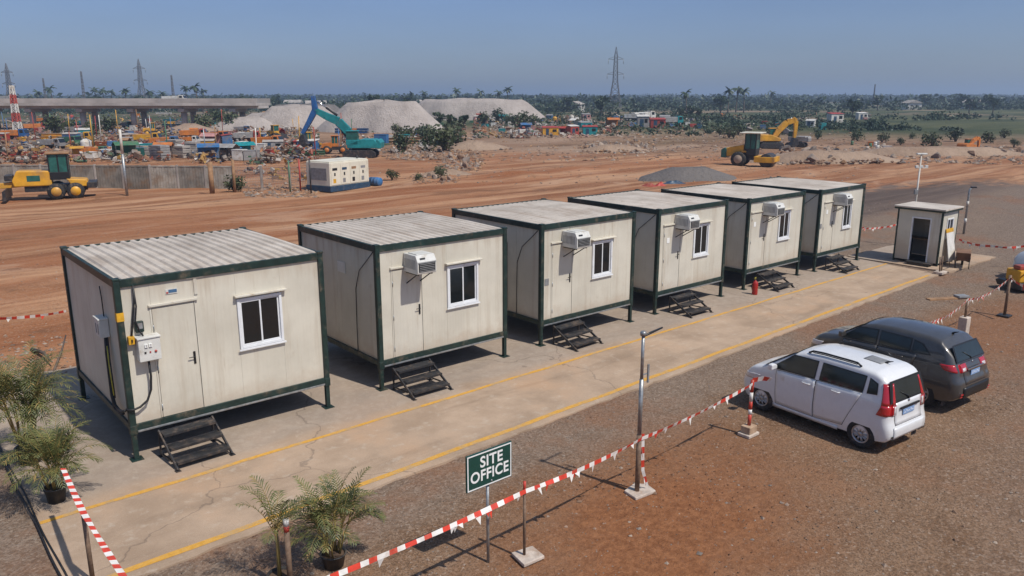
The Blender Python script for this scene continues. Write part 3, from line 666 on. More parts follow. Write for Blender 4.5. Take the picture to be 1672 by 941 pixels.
# board leaning on the sunny side of the booth, and the clutter at its foot
t = thing('notice_board', 'white board with yellow top leaning on the sunlit side of the guard booth', 'board', (BX0+.35, BY0-.30, .01)); t.rotation_euler = (R(-11), 0, 0)
MB().bx(0, .62, 0, .025, .18, 1.25).build('panel', 'paint_white', t, .004); MB().bx(-.01, .63, -.004, .029, 1.051+.2, 1.4).build('header', 'yellow_box', t, .004)
for x in (.04, .54): MB().bx(x, x+.04, .002, .022, 0, .179).build('leg', 'timber', t)
t = thing('hand_barrow', 'rusty orange barrow parked below the leaning white board', 'barrow', (BX0+.3, BY0-.75, .0), R(20))
MB().prism([(0, .3), (.7, .3), (.85, .62), (-.1, .62)], -.24, .24, 'xz').build('tray', 'scrap_rust', t, .02)
MB().lathe([(0, -.04), (.18, -.04), (.18, .04), (0, .04)], 18, Matrix.Translation((.85, 0, .18)) @ Matrix.Rotation(R(90), 4, 'X')).build('wheel', 'black_rubber', t)
for y in (-.22, .22): MB().tube([(.85, y*.3, .18), (0, y, .28), (-.6, y, .55)], .018, 7).build('handle', 'steel_dark', t); MB().tube([(.1, y, .3), (.05, y, .0)], .016, 6).build('leg', 'steel_dark', t)
t = thing('road_cone_base', 'pair of dark weathered stakes in a block on the yellow line end', 'stakes', g(1535, 447))
m = MB().bx(-.22, .22, -.16, .16, 0, .09); m.build('block', 'mortar', t, .015)
for x in (-.07, .09): MB().tube([(x, 0, .09), (x*1.3, .03, .62)], .028, 8).build('stake', 'rusty_post', t)
t.name = 'stake_stand'
# floodlight mast and short lamp post behind the booth
p = Vector((31.2, .3, -.02)); t = thing('floodlight_pole', 'slim white floodlight pole rising behind the guard booth', 'lamp', p)
MB().tube([(0, 0, 0), (0, 0, 3.85)], [.045, .03], 10).build('pole', 'paint_white', t)
MB().box((.02, 0, 3.88), (.42, .14, .07), R(-40)).build('lamp_head', 'white_plastic', t, .02)
MB().tube([(-.2, .1, 3.3), (.3, -.2, 3.3)], .014, 6).build('cross_arm', 'paint_white', t)
for k in (-.18, .02, .24): MB().box((k+.03, -k*.5-.02, 3.36), (.12, .09, .1), R(-40)).build('floodlight', 'white_plastic', t, .01)
MB().box((-.06, .02, 2.3), (.14, .1, .2), R(-40)).build('control_box', 'grey_plastic', t, .01)
p = Vector((36.3, .1, -.03)); t = thing('lamp_post', 'short pale lamp post with bent head, right of the guard booth', 'lamp', p)
MB().tube([(0, 0, 0), (0, 0, 1.85), (.03, 0, 2.05), (.12, -.06, 2.15)], [.05, .045, .04, .035], 10).build('pole', 'galvanised', t)
MB().box((.18, -.1, 2.15), (.26, .12, .07), R(-35)).build('lamp_head', 'black_plastic', t, .015)
for z in (.5, 1.3): MB().lathe([(.051, 0), (.056, 0), (.056, .22), (.051, .22)], 12, Matrix.Translation((0, 0, z))).build('band', 'paint_white', t)

# ------------------------------------------------------------------ lamp pole, sign, barrier posts, tapes
p = g(1040, 803); p.z = -.03
t = thing('lamp_pole', 'tall grey steel lamp pole with a short arm, on a pale slab beside the tape', 'lamp', p)
MB().tube([(0, 0, .05), (0, 0, 1.02)], .040, 14).build('lower_sleeve', 'rusty_post', t)
MB().tube([(0, 0, 1.02), (0, 0, 1.95)], .034, 14).build('pole', 'galvanised', t); MB().tube([(0, 0, 1.95), (0, 0, 2.66)], .026, 14).build('upper_pole', 'galvanised', t)
MB().lathe([(0, 0), (.05, 0), (.05, .05), (.03, .07), (0, .07)], 12, Matrix.Translation((0, 0, 2.66))).build('cap', 'galvanised', t)
MB().tube([(0, 0, 2.64), (.2, .02, 2.66), (.5, .04, 2.68)], [.014, .02, .014], 8).build('lamp_arm', 'black_plastic', t)
MB().box((.13, -.02, 2.02), (.035, .02, .3)).box((.07, -.01, 2.02), (.1, .012, .02)).build('bracket', 'grey_plastic', t)
m = MB().prism([(-.2, -.15), (.24, -.19), (.3, .05), (.16, .2), (-.15, .14)], 0, .05, 'xy'); m.build('base_slab', 'mortar', t, .012)
p = g(797, 913); p.z = -.03
t = thing('site_office_sign', 'green SITE OFFICE sign on a thin steel post', 'sign', p)
MB().tube([(0, 0, -.1), (0, 0, 1.2)], .021, 12).build('post', 'galvanised', t)
bw, b0, b1 = .385, 1.17, 1.69
sb = MB().bx(-bw, bw, -.05, -.023, b0, b1).build('board', 'sign_green', t, .006)
f = .016
m = MB()
for a, b, c, d in ((-bw+.012, bw-.012, b0+.012, b0+.012+f), (-bw+.012, bw-.012, b1-.012-f, b1-.012), (-bw+.012, -bw+.012+f, b0+.028, b1-.028), (bw-.012-f, bw-.012, b0+.028, b1-.028)): m.bx(a, b, -.0535, -.0505, c, d)
m.build('border', 'sign_white', sb)
def lettering(txt, size, loc, par, mat, rot=(R(90), 0, 0), ext=.0015, off=.004, sx=1.0):
    c = bpy.data.curves.new('lettering', 'FONT'); c.body = txt; c.size = size; c.align_x = 'CENTER'; c.align_y = 'CENTER'; c.extrude = ext; c.offset = off; c.space_character = 1.06
    tmp = bpy.data.objects.new('tmp_text', c); C.objects.link(tmp)
    dg = bpy.context.evaluated_depsgraph_get(); me = bpy.data.meshes.new_from_object(tmp.evaluated_get(dg)); bpy.data.objects.remove(tmp)
    me.materials.clear(); me.materials.append(M_[mat]); o = bpy.data.objects.new('lettering', me); C.objects.link(o); o.parent = par; o.location = loc; o.rotation_euler = rot; o.scale.x = sx; return o
lettering('SITE', .215, (.03, -.0525, 1.535), sb, 'sign_white', sx=.95); lettering('OFFICE', .215, (.0, -.0525, 1.345), sb, 'sign_white', sx=.9)
MB().lathe([(0, 0), (.018, 0), (.014, .008), (0, .01)], 10, Matrix.Translation((.03, -.05, 1.225)) @ Matrix.Rotation(R(90), 4, 'X')).build('bolt', 'galvanised', sb)

def post(name, label, p, h, r, bands, base, gp='barrier posts holding the tape'):
    t = thing(name, label, 'post', p, 0, gp); z = .0
    for (mat, z0, z1) in bands: MB().tube([(0, 0, z0), (0, 0, z1)], r, 12).build('post_section', mat, t)
    if base: base(t)
    return t
p2 = g(856, 908); p2.z = -.03
def b2(t): MB().prism([(-.16, -.18), (.2, -.2), (.24, .1), (-.1, .16)], 0, .05, 'xy').build('base_slab', 'mortar', t, .01)
post('barrier_post', 'thin rusty post with red tip, right of the SITE OFFICE sign', p2, 1.14, .02, [('rusty_post', .05, 1.02), ('post_red', 1.02, 1.16)], b2)
p4 = g(1222, 708); p4.z = -.03
def b4(t):
    MB().bx(-.17, .17, -.13, .13, 0, .06).build('base_slab', 'mortar', t, .012); MB().bx(-.12, .12, -.1, .1, .061, .2).build('base_block', 'block_tan', t, .012)
post('barrier_post', 'red and white banded post on a block beside the white car', p4, 1.1, .034, [('post_red', .2, .42), ('post_white', .421, .52), ('post_red', .521, .68), ('post_white', .681, .86), ('post_red', .861, 1.1)], b4)
p5 = g(475, 962); p5.z = -.03
post('barrier_post', 'brown post with white and red top, in front of the young potted palm', p5, 1.0, .036, [('rusty_post', 0, .86), ('post_red', .861, .94), ('post_white', .941, 1.03)], None)
p6 = g(136, 838, 1.0); p6.z = 0
post('barrier_post', 'bare brown post carrying the tape beside the black palm pot', p6, 1.0, .03, [('rusty_post', 0, 1.0)], None)
p7 = g(1640, 515); p7.z = -.03
def b7(t): MB().bx(-.16, .16, -.16, .16, 0, .05).build('base_slab', 'steel_dark', t, .01)
post('barrier_post', 'dark twin stake post behind the dark SUV near the frame edge', p7, 1.1, .04, [('rusty_post', .05, 1.22)], b7)
p8 = g(1572, 545); p8.z = -.03
def b8(t): MB().bx(-.13, .13, -.11, .11, 0, .5).build('block', 'mortar', t, .02)
post('barrier_post', 'stubby post on a tall pale block just behind the dark SUV', p8, .9, .03, [('rusty_post', .5, .95)], b8)
t = thing('plank_rest', 'grey plank resting across the stubby block behind the dark SUV', 'plank', (p8.x-.1, p8.y+.12, p8.z+1.0), R(150))
MB().bx(-.1, 1.0, -.09, .09, 0, .035).build('board', 'timber', t); t.name = 'plank'
m = MB().bx(-.16, .16, -.12, .12, .036, .09).build('pad', 'grey_plastic', t, .01)

def tape(label, pts, sag=.05, flags=True, seed=1, width=.07, ang0=0, step=.13, name='barrier_tape', gp='red and white barrier tapes'):
    rr = random.Random(seed); line_ = []
    for a, b in zip(pts, pts[1:]):
        a = Vector(a); b = Vector(b); n = max(2, int((b-a).length/.055))
        for k in range(n):
            u = k/n; q = a.lerp(b, u); q.z -= sag*4*u*(1-u)*min(1, (b-a).length/2.5); line_.append(q)
    line_.append(Vector(pts[-1]))
    m = MB(); L = 0; tw = rr.uniform(0, 3); prev = None
    for k, q in enumerate(line_):
        d = (line_[min(k+1, len(line_)-1)]-line_[max(k-1, 0)]).normalized(); up = Vector((0, 0, 1)); sd = d.cross(up).normalized(); up = sd.cross(d)
        tw += rr.gauss(0, .16); ang = ang0+.42*math.sin(tw)+.15*math.sin(k*.31)
        ax = up*math.cos(ang)+sd*math.sin(ang); wd = width*(.78+.22*abs(math.sin(k*.09+seed))); pr_ = (q+ax*wd/2, q-ax*wd/2)
        if prev:
            L += (q-line_[k-1]).length; mi = int(L/step) % 2
            m.add([prev[0], prev[1], pr_[1], pr_[0]], [(0, 1, 2, 3)], mi)
            if flags and rr.random() < .17:   # a loose torn corner hanging from the tape
                h = rr.uniform(.06, .14); e = d*rr.uniform(.05, .1); b0_ = q-ax*wd*.3
                m.add([b0_, b0_+e, b0_+e*.6+Vector((rr.uniform(-.03, .03), rr.uniform(-.04, .04), -h))], [(0, 1, 2)], rr.choice([0, 1, 1]))
        prev = pr_
    o = m.build(name, ['tape_red', 'tape_white'], fix=False); so = o.modifiers.new('film', 'SOLIDIFY'); so.thickness = .0012
    return tag(o, label, 'tape', gp)
pole = g(1040, 803)
tape('long red and white tape running past the SITE OFFICE sign to the white car', [g(430, 985, 1.0), (p2.x, p2.y-.03, 1.0), (pole.x, pole.y-.055, .94), (p4.x, p4.y-.04, 1.02)], .05, True, 3)
tape('short loose tape end fluttering in front of the white car', [(p4.x, p4.y, 1.06), (p4.x+.2, p4.y-.1, 1.08), (p4.x+.36, p4.y-.16, 1.03)], -.02, False, 8, .11)
tape('spare tape strip dangling down the lamp pole to its base', [(pole.x+.05, pole.y-.03, 1.0), (pole.x+.07, pole.y-.03, .6), (pole.x+.09, pole.y-.03, .35), (pole.x+.17, pole.y-.06, .08)], 0, True, 5, .06)
tape('tape stretched from the left potted palm past the bare brown post', [g(103, 765, 1.0), (p6.x, p6.y, 1.01), g(214, 960, 1.0)], .03, False, 6, .085, 1.0, .11)
tape('faded tape hanging across the red dirt left of the nearest cabin', [g(-20, 520, .9), g(40, 518, .8), g(108, 508, .8)], .06, True, 7, .085)
tape('drooping tape between the posts behind the dark SUV', [g(1510, 528, .9), (p8.x, p8.y, .93), (p7.x, p7.y, 1.12), g(1680, 470, 1.0)], .14, True, 9, .09)
tape('distant tape between the farthest cabin and the guard booth', [g(1408, 372, .9), g(1436, 372, .8), g(1466, 366, .9)], .08, True, 12, .085, 0, .16)
tape('distant tape stretched to the right of the guard booth', [g(1566, 391, .9), g(1620, 402, .8), g(1690, 398, .9)], .16, True, 13, .085, 0, .16)
# cables lying along the slab's left edge
m = MB(); rr = random.Random(5)
for off in (0, .09): m.tube([(-1.74+off*.5+.012*math.sin(k*.7+off*20), 2.6-k*.33+off, .012) for k in range(24)], .013, 7)
o = m.build('ground_cable', 'cable_black'); tag(o, 'pair of black cables lying along the left edge of the concrete slab', 'cable')

# ------------------------------------------------------------------ potted palms
def frond(m, base, az, el, L, droop, nl, ll, rr, mi):
    """arching rachis with pairs of narrow leaflets"""
    d = Vector((math.cos(az)*math.cos(el), math.sin(az)*math.cos(el), math.sin(el))); p = Vector(base); pts = [p.copy()]; n = 12
    for k in range(n):
        d = (d+Vector((0, 0, -droop*(k+1)/n/n*2.2))).normalized(); p = p+d*(L/n); pts.append(p.copy())
    m.tube(pts, [.007*(1-.75*k/n) for k in range(n+1)], 5, 2, True, False)
    for j in range(nl):
        u = .2+.8*(j+.5)/nl; f = u*n; k = min(int(f), n-1); q = pts[k].lerp(pts[k+1], f-k); tdir = (pts[k+1]-pts[k]).normalized()
        sd = tdir.cross(Vector((0, 0, 1))); sd = sd.normalized() if sd.length > .05 else Vector((1, 0, 0)); up = sd.cross(tdir)
        for s in (-1, 1):
            l = ll*(math.sin(PI*min(1, .12+u*.85))**.7)*rr.uniform(.8, 1.12); dr = (tdir*(.55+.5*u)+sd*s*rr.uniform(.75, 1.0)+up*rr.uniform(.05, .45)).normalized()
            w = .0078*rr.uniform(.8, 1.2); wv = dr.cross(up).normalized()*w; a = q; b = q+dr*l*.5+Vector((0, 0, -.02*l)); c = q+dr*l*.97+Vector((0, 0, -.28*l))
            m.add([a-wv*.4, a+wv*.4, b+wv, b-wv, c], [(0, 1, 2, 3), (3, 2, 4)], mi if rr.random() < .93 else 1)
def areca(label, p, stems, spread, h, L, nf, seed, pot=(.17, .26), stem_r=.011, leaf=.2, droop=1.0, tree=False):
    rr = random.Random(seed); t = thing('potted_palm', label, 'potted palm', p, 0, 'potted palms')
    pr_, ph = pot
    MB().lathe([(0, 0), (pr_*.78, 0), (pr_, ph*.92), (pr_*1.08, ph*.92), (pr_*1.08, ph), (pr_*.94, ph), (pr_*.9, ph-.04)], 24).build('pot', 'pot_black', t)
    MB().lathe([(0, ph-.03), (pr_*.93, ph-.035)], 20).build('soil', 'soil', t)
    st, fl = MB(), MB()
    for s in range(stems):
        a = rr.uniform(0, 2*PI) if stems > 1 else 0; rad = spread*rr.uniform(.3, 1) if stems > 1 else 0; hh = h*rr.uniform(.55, 1.0) if stems > 1 else h
        b0 = Vector((math.cos(a)*pr_*.5*(stems > 1), math.sin(a)*pr_*.5*(stems > 1), ph-.05)); tip = Vector((math.cos(a)*rad*.4, math.sin(a)*rad*.4, ph+hh))
        st.tube([b0, b0.lerp(tip, .5)+Vector((rr.uniform(-.02, .02), rr.uniform(-.02, .02), 0)), tip], [stem_r*1.3, stem_r*1.1, stem_r*.7], 7)
        for k in range(nf):
            az = a+rr.uniform(-1.5, 1.5) if stems > 1 else k*2.4+rr.uniform(-.3, .3)
            frond(fl, tip.lerp(b0, rr.uniform(0, .3)), az, R(rr.uniform(32, 82) if stems > 1 else rr.uniform(20, 80)), L*rr.uniform(.7, 1.1), droop*rr.uniform(.6, 1.25), 15, leaf, rr, 0)
    st.build('stem', 'palm_dry', t); fl.build('frond', ['palm_leaf', 'palm_dry', 'palm_dry'], t, fix=False)
    return t
q = g(93, 818); q.z = 0
areca('bushy palm in a black pot on the concrete beside the nearest cabin', q, 13, .6, .55, .78, 6, 21, (.155, .25), leaf=.2, droop=1.5)
q = g(50, 755); q.z = 0
areca('taller dense palm behind the one in the clear black pot, at the left frame edge', q, 18, .85, 1.05, 1.0, 6, 22, (.2, .3), leaf=.24, droop=1.5)
q = g(545, 920); q.z = -.03
areca('many stemmed palm in a black pot behind the tape, left of the SITE OFFICE sign', q, 11, .68, .55, .7, 5, 23, (.17, .2), leaf=.2, droop=1.5)
q = g(458, 955); q.z = -.03
areca('young single stemmed palm standing behind the white topped post', q, 1, 0, .72, .8, 12, 27, (.15, .2), .022, .22, 1.2)
# ------------------------------------------------------------------ cars: lofted bodies, local +Y is forward, s = distance from the rear
def interp(tab, s, blur=.05):
    xs_ = [a for a, b in tab]; ys_ = [b for a, b in tab]
    return float(np.mean([np.interp(s+d, xs_, ys_) for d in (-blur, -blur/2, 0, blur/2, blur)]))
class Car:
    def __init__(s, L, W, top, bot, belt, tumble, rear, front, rr_=.16, rf=.45, crown=.035, rc=.10):
        s.L, s.W, s.top_, s.bot_, s.belt_, s.tumble, s.rear, s.front, s.rr, s.rf, s.crown, s.rc = L, W, top, bot, belt, tumble, rear, front, rr_, rf, crown, rc
    def top(s, a): return interp(s.top_, a, .05)
    def bot(s, a): return interp(s.bot_, a, .02)
    def belt(s, a): return interp(s.belt_, a, .02)
    def half(s, a):
        w = s.W/2
        if a < s.rr: w -= s.rr-math.sqrt(max(0, s.rr**2-(s.rr-a)**2))*1.0
        e = s.L-a
        if e < s.rf: w -= (s.rf-math.sqrt(max(0, s.rf**2-(s.rf-e)**2)))*.62
        return w
    def hw(s, a, z):
        w = s.half(a); b = s.belt(a); zl = min(z, b)
        w -= .055*((zl-.62)/.45)**2*(1.25 if zl < .62 else .8)
        if .55 < zl < b: w += .012*math.exp(-((zl-(b-.13))/.06)**2)
        if z > b: w -= s.tumble*(z-b)+.10*(z-b)**2
        return w
    def y(s, a, z):
        """forward coordinate: the rear and the nose lean"""
        fr = max(0, 1-a/.7); fr = fr*fr*(3-2*fr); e = max(0, 1-(s.L-a)/.6); e = e*e*(3-2*e)
        return a+interp(s.rear, z, .03)*fr-interp(s.front, z, .03)*e
    def shell(s, ns=64):
        As = sorted(set([0, .02, .05, .09, .14, .2]+[.2+(s.L-.4)*i/ns for i in range(ns+1)]+[s.L-.12, s.L-.06, s.L-.02, s.L]))
        rings = []
        for a in As:
            zt, zb = s.top(a), s.bot(a); rc = min(s.rc, (zt-zb)*.4); zs = zt-rc-s.crown
            pts = [(0, zb), (s.hw(a, zb)*.55, zb), (s.hw(a, zb)-.04, zb)]
            for k in range(18):
                z = zb+.03+(zs-zb-.03)*k/17; pts.append((s.hw(a, z), z))
            w0 = s.hw(a, zs)
            for k in range(1, 6):
                t_ = k/5*PI/2; pts.append((w0-rc*1.3*(1-math.cos(t_)), zs+rc*math.sin(t_)))
            w1 = w0-rc*1.3
            for k in range(1, 6):
                x = w1*(1-k/5); pts.append((x, zs+rc+s.crown*(1-(x/w1)**2)))
            rings.append([(x, s.y(a, z), z) for x, z in pts]+[(-x, s.y(a, z), z) for x, z in pts[-2:0:-1]])
        n = len(rings[0]); vs = [p for r in rings for p in r]; fs = []
        for i in range(len(rings)-1):
            for k in range(n): fs.append((i*n+k, i*n+(k+1) % n, (i+1)*n+(k+1) % n, (i+1)*n+k))
        h = n//2
        for base in (0, (len(rings)-1)*n):
            fs.append((base, base+1, base+n-1)); fs.append((base+h, base+h+1, base+h-1))
            for k in range(1, h-1): fs.append((base+k, base+k+1, base+n-k-1, base+n-k))
        return vs, fs
    def side(s, sd, quad, off, nu=14, nv=6, arc=0):
        """patch on the flank; quad = rear-bottom, front-bottom, front-top, rear-top as (s, z)"""
        vs = []; a, b, c, d = quad
        for j in range(nv+1):
            v = j/nv
            for i in range(nu+1):
                u = i/nu; q = [(1-v)*((1-u)*a[k]+u*b[k])+v*((1-u)*d[k]+u*c[k]) for k in (0, 1)]
                q[1] += arc*4*u*(1-u)*v
                vs.append((sd*(s.hw(q[0], q[1])+off), s.y(q[0], q[1]), q[1]))
        return vs, [(j*(nu+1)+i, j*(nu+1)+i+1, (j+1)*(nu+1)+i+1, (j+1)*(nu+1)+i) for j in range(nv) for i in range(nu)]
    def back(s, x0b, x1b, x0t, x1t, z0, z1, off, nu=8, nv=8):
        vs = []
        for j in range(nv+1):
            v = j/nv; z = z0+(z1-z0)*v; a = x0b+(x0t-x0b)*v; b = x1b+(x1t-x1b)*v
            vs += [(a+(b-a)*i/nu, s.y(0, z)-off, z) for i in range(nu+1)]
        return vs, [(j*(nu+1)+i, j*(nu+1)+i+1, (j+1)*(nu+1)+i+1, (j+1)*(nu+1)+i) for j in range(nv) for i in range(nu)]
    def deck(s, a0, a1, w0, w1, off, nu=8, nv=8):
        """patch on the upper skin (windscreen, sunroof)"""
        vs = []
        for j in range(nv+1):
            a = a0+(a1-a0)*j/nv; w = w0+(w1-w0)*j/nv
            for i in range(nu+1):
                x = -w+2*w*i/nu; zt = s.top(a); rc = min(s.rc, (zt-s.bot(a))*.4); zs = zt-rc-s.crown; wr = s.hw(a, zs)-rc*1.3
                z = zs+rc+s.crown*(1-min(1, (x/wr)**2)); vs.append((x, s.y(a, z), z+off))
        return vs, [(j*(nu+1)+i, j*(nu+1)+i+1, (j+1)*(nu+1)+i+1, (j+1)*(nu+1)+i) for j in range(nv) for i in range(nu)]
def patch(name, mat, parent, *ps, thick=0):
    m = MB()
    for vs, fs in ps: m.add(vs, fs, 0, True)
    o = m.build(name, mat, parent)
    if thick: so = o.modifiers.new('skin', 'SOLIDIFY'); so.thickness = thick; so.offset = 0
    return o
def wheel(parent, x, y, r, w, spokes, sd):
    Mw = Matrix.Translation((0, 0, 0)) @ Matrix.Rotation(R(90)*sd, 4, 'Y')      # local Z -> outward
    wh = thing('wheel', None, None); wh.parent = parent; wh.location = (x, y, r); rr_ = r*.63
    MB().lathe([(rr_, -w/2), (r*.93, -w/2), (r, -w*.36), (r, w*.36), (r*.93, w/2), (rr_, w/2), (rr_-.01, w*.3), (rr_-.01, -w/2)], 36, Mw).build('tyre', 'black_rubber', wh)
    m = MB().lathe([(rr_, w*.46), (rr_-.012, w*.5), (rr_-.03, w*.46), (rr_-.035, w*.2)], 36, Mw)
    for k in range(spokes):
        a = 2*PI*k/spokes; c, s_ = math.cos(a), math.sin(a); p0 = Mw @ Vector((c*.03, s_*.03, w*.40)); p1 = Mw @ Vector((c*(rr_-.02), s_*(rr_-.02), w*.42))
        t_ = Mw.to_3x3() @ Vector((-s_, c, 0))
        for q in (-.014, .014): m.tube([p0+t_*q*.4, p1+t_*q], [.013, .009], 6)
    m.lathe([(0, w*.46), (.05, w*.46), (.06, w*.36), (.06, w*.2)], 16, Mw); m.build('rim', 'alloy', wh)
    MB().lathe([(0, w*.16), (rr_-.012, w*.16)], 28, Mw).build('brake_backing', 'under', wh); return wh
def build_car(name, label, loc, rz, car, paint, wheels, wr, spokes, spec):
    t = thing(name, label, 'car', loc, rz, 'parked cars')
    vs, fs = car.shell(); b = MB().add(vs, fs, 0, True).build('body', [paint, 'under'], t, sharp=R(38))
    cut = MB()
    for a in wheels:
        for sd in (-1, 1):
            cut.lathe([(0, 0), (wr+.055, 0), (wr+.055, .42), (0, .42)], 40, Matrix.Translation((sd*(car.W/2-.27), a, wr+.01)) @ Matrix.Rotation(R(90)*sd, 4, 'Y'), 1, False)
    co_ = cut.build('cutter', [paint, 'under']); bo = b.modifiers.new('arch', 'BOOLEAN'); bo.operation = 'DIFFERENCE'; bo.solver = 'EXACT'; bo.object = co_
    dg = bpy.context.evaluated_depsgraph_get(); me = bpy.data.meshes.new_from_object(b.evaluated_get(dg)); b.modifiers.clear(); b.data = me
    me.set_sharp_from_angle(angle=R(38)); bpy.data.objects.remove(co_)
    for a in wheels:
        for sd in (-1, 1): wheel(t, sd*(car.W/2-.105), a, wr, .2, spokes, sd)
    for sd in (-1, 1):
        lip = []
        for k in range(15):
            an = PI*(.03+.94*k/14)
        for d_ in spec['doors']:
            o = patch('door', paint, t, car.side(sd, d_, .007, 16, 10)); so = o.modifiers.new('skin', 'SOLIDIFY'); so.thickness = .012; so.offset = -1 if sd > 0 else -1
            e = .008; q = ((d_[0][0]-e, d_[0][1]-e), (d_[1][0]+e, d_[1][1]-e), (d_[2][0]+e, d_[2][1]+e), (d_[3][0]-e, d_[3][1]+e))
            patch('door_gap', 'under', o, car.side(sd, q, .0035, 16, 10))
            hx = d_[3][0]+.06 if d_[3][0] < 10 else 0
            hz = d_[3][1]-.12; y0 = d_[0][0]+.10
            MB().tube([(sd*(car.hw(y0, hz)+.012), car.y(y0, hz), hz), (sd*(car.hw(y0+.05, hz)+.04), y0+.05, hz), (sd*(car.hw(y0+.17, hz)+.04), y0+.17, hz), (sd*(car.hw(y0+.2, hz)+.012), y0+.2, hz)], .013, 7).build('handle', spec.get('handle', paint), o)
        for q in spec['side_glass']:
            e = .022; q2 = ((q[0][0]-e, q[0][1]-e), (q[1][0]+e, q[1][1]-e), (q[2][0]+e, q[2][1]+e), (q[3][0]-e, q[3][1]+e))
            s_ = patch('window_seal', 'black_plastic', t, car.side(sd, q2, .0095, 14, 6)); patch('window', 'glass_tint', s_, car.side(sd, q, .0125, 14, 6))
        y0, z0 = spec['mirror']; x0 = car.hw(y0, z0)
        mm = MB().tube([(sd*(x0-.02), y0, z0), (sd*(x0+.1), y0-.01, z0+.02)], .022, 8).build('mirror_arm', 'black_plastic', t)
        MB().prism([(-.1, -.06), (.1, -.05), (.1, .04), (.02, .075), (-.1, .07)], y0-.06, y0+.05, 'xz', 0, Matrix.Translation((sd*(x0+.18), 0, z0+.05))).build('mirror_shell', spec.get('mirror_mat', paint), mm, .025)
        if spec.get('rail'):
            a0, a1 = spec['rail']; pts = []
            for k in range(13):
                a = a0+(a1-a0)*k/12; zt = car.top(a); zs = zt-car.rc-car.crown; pts.append((sd*(car.hw(a, zs)-.06), car.y(a, zt), zt-car.crown+.05-(.05 if k in (0, 12) else 0)))
            MB().tube(pts, .021, 8).tube([(p[0], p[1], p[2]-.035) for p in pts[1:-1]], .012, 6).build('roof_rail', 'black_plastic', t)
        o = patch('tail_lamp', 'tail_red', t, *[f(car, sd) for f in spec['tail']], thick=.012); o2 = patch('lamp_lens', 'tail_clear', o, *[f(car, sd) for f in spec['tail_clear']], thick=.006)
        z = spec['head'][1]; patch('headlight', 'tail_clear', t, car.side(sd, ((car.L-.55, z), (car.L-.12, z-.03), (car.L-.12, z+.1), (car.L-.62, z+.13)), .008, 10, 4), thick=.01)
        sq = spec['sill']; patch('sill', spec.get('sill_mat', paint), t, car.side(sd, sq, .008, 12, 2), thick=.01)
        MB().bx(sd*(car.W/2-.2)-.09, sd*(car.W/2-.2)+.09, wheels[0]-wr-.13, wheels[0]-wr-.12, .12, .36).build('mud_flap', 'black_rubber', t)
        xb = spec['exhaust'] if sd > 0 else spec['reflector']
        MB().box((sd*(car.W/2-.26), car.y(0, xb)-.006, xb), (.26, .016, .03)).box((sd*(car.W/2-.26), car.y(0, xb-.06)-.006, xb-.06), (.26, .016, .02)).build('reflector', 'tail_red' if paint == 'car_dark' else 'black_plastic', t)
    zz0, zz1, xb_, xt_ = spec['rear_glass']
    s_ = patch('rear_window_seal', 'black_plastic', t, car.back(-xb_-.04, xb_+.04, -xt_-.05, xt_+.05, zz0-.03, zz1+.03, .005)); patch('rear_window', 'glass_tint', s_, car.back(-xb_, xb_, -xt_, xt_, zz0, zz1, .009))
    MB().tube([(.0, car.y(0, zz0)-.02, zz0-.02), (-.02, car.y(0, zz0+.05)-.035, zz0+.03), (-.26, car.y(0, zz0+.16)-.022, zz0+.15)], [.02, .01, .006], 7).build('wiper', 'black_plastic', t)
    a0, a1, w0, w1 = spec['screen']
    s_ = patch('windscreen_seal', 'black_plastic', t, car.deck(a0-.03, a1+.03, w0+.04, w1+.04, .003)); patch('windscreen', 'glass_tint', s_, car.deck(a0, a1, w0, w1, .008, 10, 10))
    zt0, zt1 = spec['gate']
    w_ = car.hw(0, (zt0+zt1)/2)
    tg = patch('tailgate', paint, t, car.back(-w_+.10, w_-.10, -w_+.08, w_-.08, zt0, zt1, .008)); so = tg.modifiers.new('skin', 'SOLIDIFY'); so.thickness = .01
    patch('tailgate_gap', 'under', tg, car.back(-w_+.09, w_-.09, -w_+.07, w_-.07, zt0-.01, zt1+.01, .003))
    pz = spec['plate']; yb = car.y(0, pz)-.02
    MB().box((0, yb-.012, pz+.115), (.7, .03, .045)).build('plate_garnish', spec['garnish'], tg, .008)
    pl = MB().box((spec.get('plate_x', 0), yb-.004, pz+.01), (.42, .012, .115)).build('number_plate', 'plate_blue', tg, .004)
    m = MB(); rr = random.Random(3)
    for k in range(7):   # the plate's characters are illegible in the photograph: only their strokes
        x = -.16+k*.052+spec.get('plate_x', 0)
        m.box((x, yb-.011, pz+.01), (.008, .003, .06)).box((x+.022, yb-.011, pz+.01+rr.choice([-.02, .02, 0])), (.03, .003, .010)).box((x+.036, yb-.011, pz+.01+rr.choice([-.012, .012])), (.008, .003, .03))
    m.build('plate_marks', 'plate_ink', pl)
    MB().lathe([(0, 0), (.035, 0), (.03, .01), (0, .012)], 14, Matrix.Translation((0, car.y(0, pz+.21)-.012, pz+.21)) @ Matrix.Rotation(R(90), 4, 'X')).build('badge', 'chrome', tg)
    zb_ = spec['bumper']; w2 = car.half(0)+.0
    o = patch('bumper', spec.get('bumper_mat', paint), t, car.back(-w2+.02, w2-.02, -w2+.02, w2-.02, zb_[0], zb_[1], .012, 10, 5), thick=.02)
    a = spec['antenna']; MB().tube([(0, a, car.top(a)-.005), (0, a-.03, car.top(a)+.03), (0, a-.14, car.top(a)+.07)], [.035, .02, .006], 8).build('antenna', 'black_plastic', t)
    if spec.get('hatch'): a0, a1, w_ = spec['hatch']; patch('roof_vent', 'grey_plastic', t, car.deck(a0, a1, w_, w_, .006), thick=.012)
    MB().bx(-.6, .6, .5, car.L-.6, .17, .24).build('underbody', 'under', t)
    return t
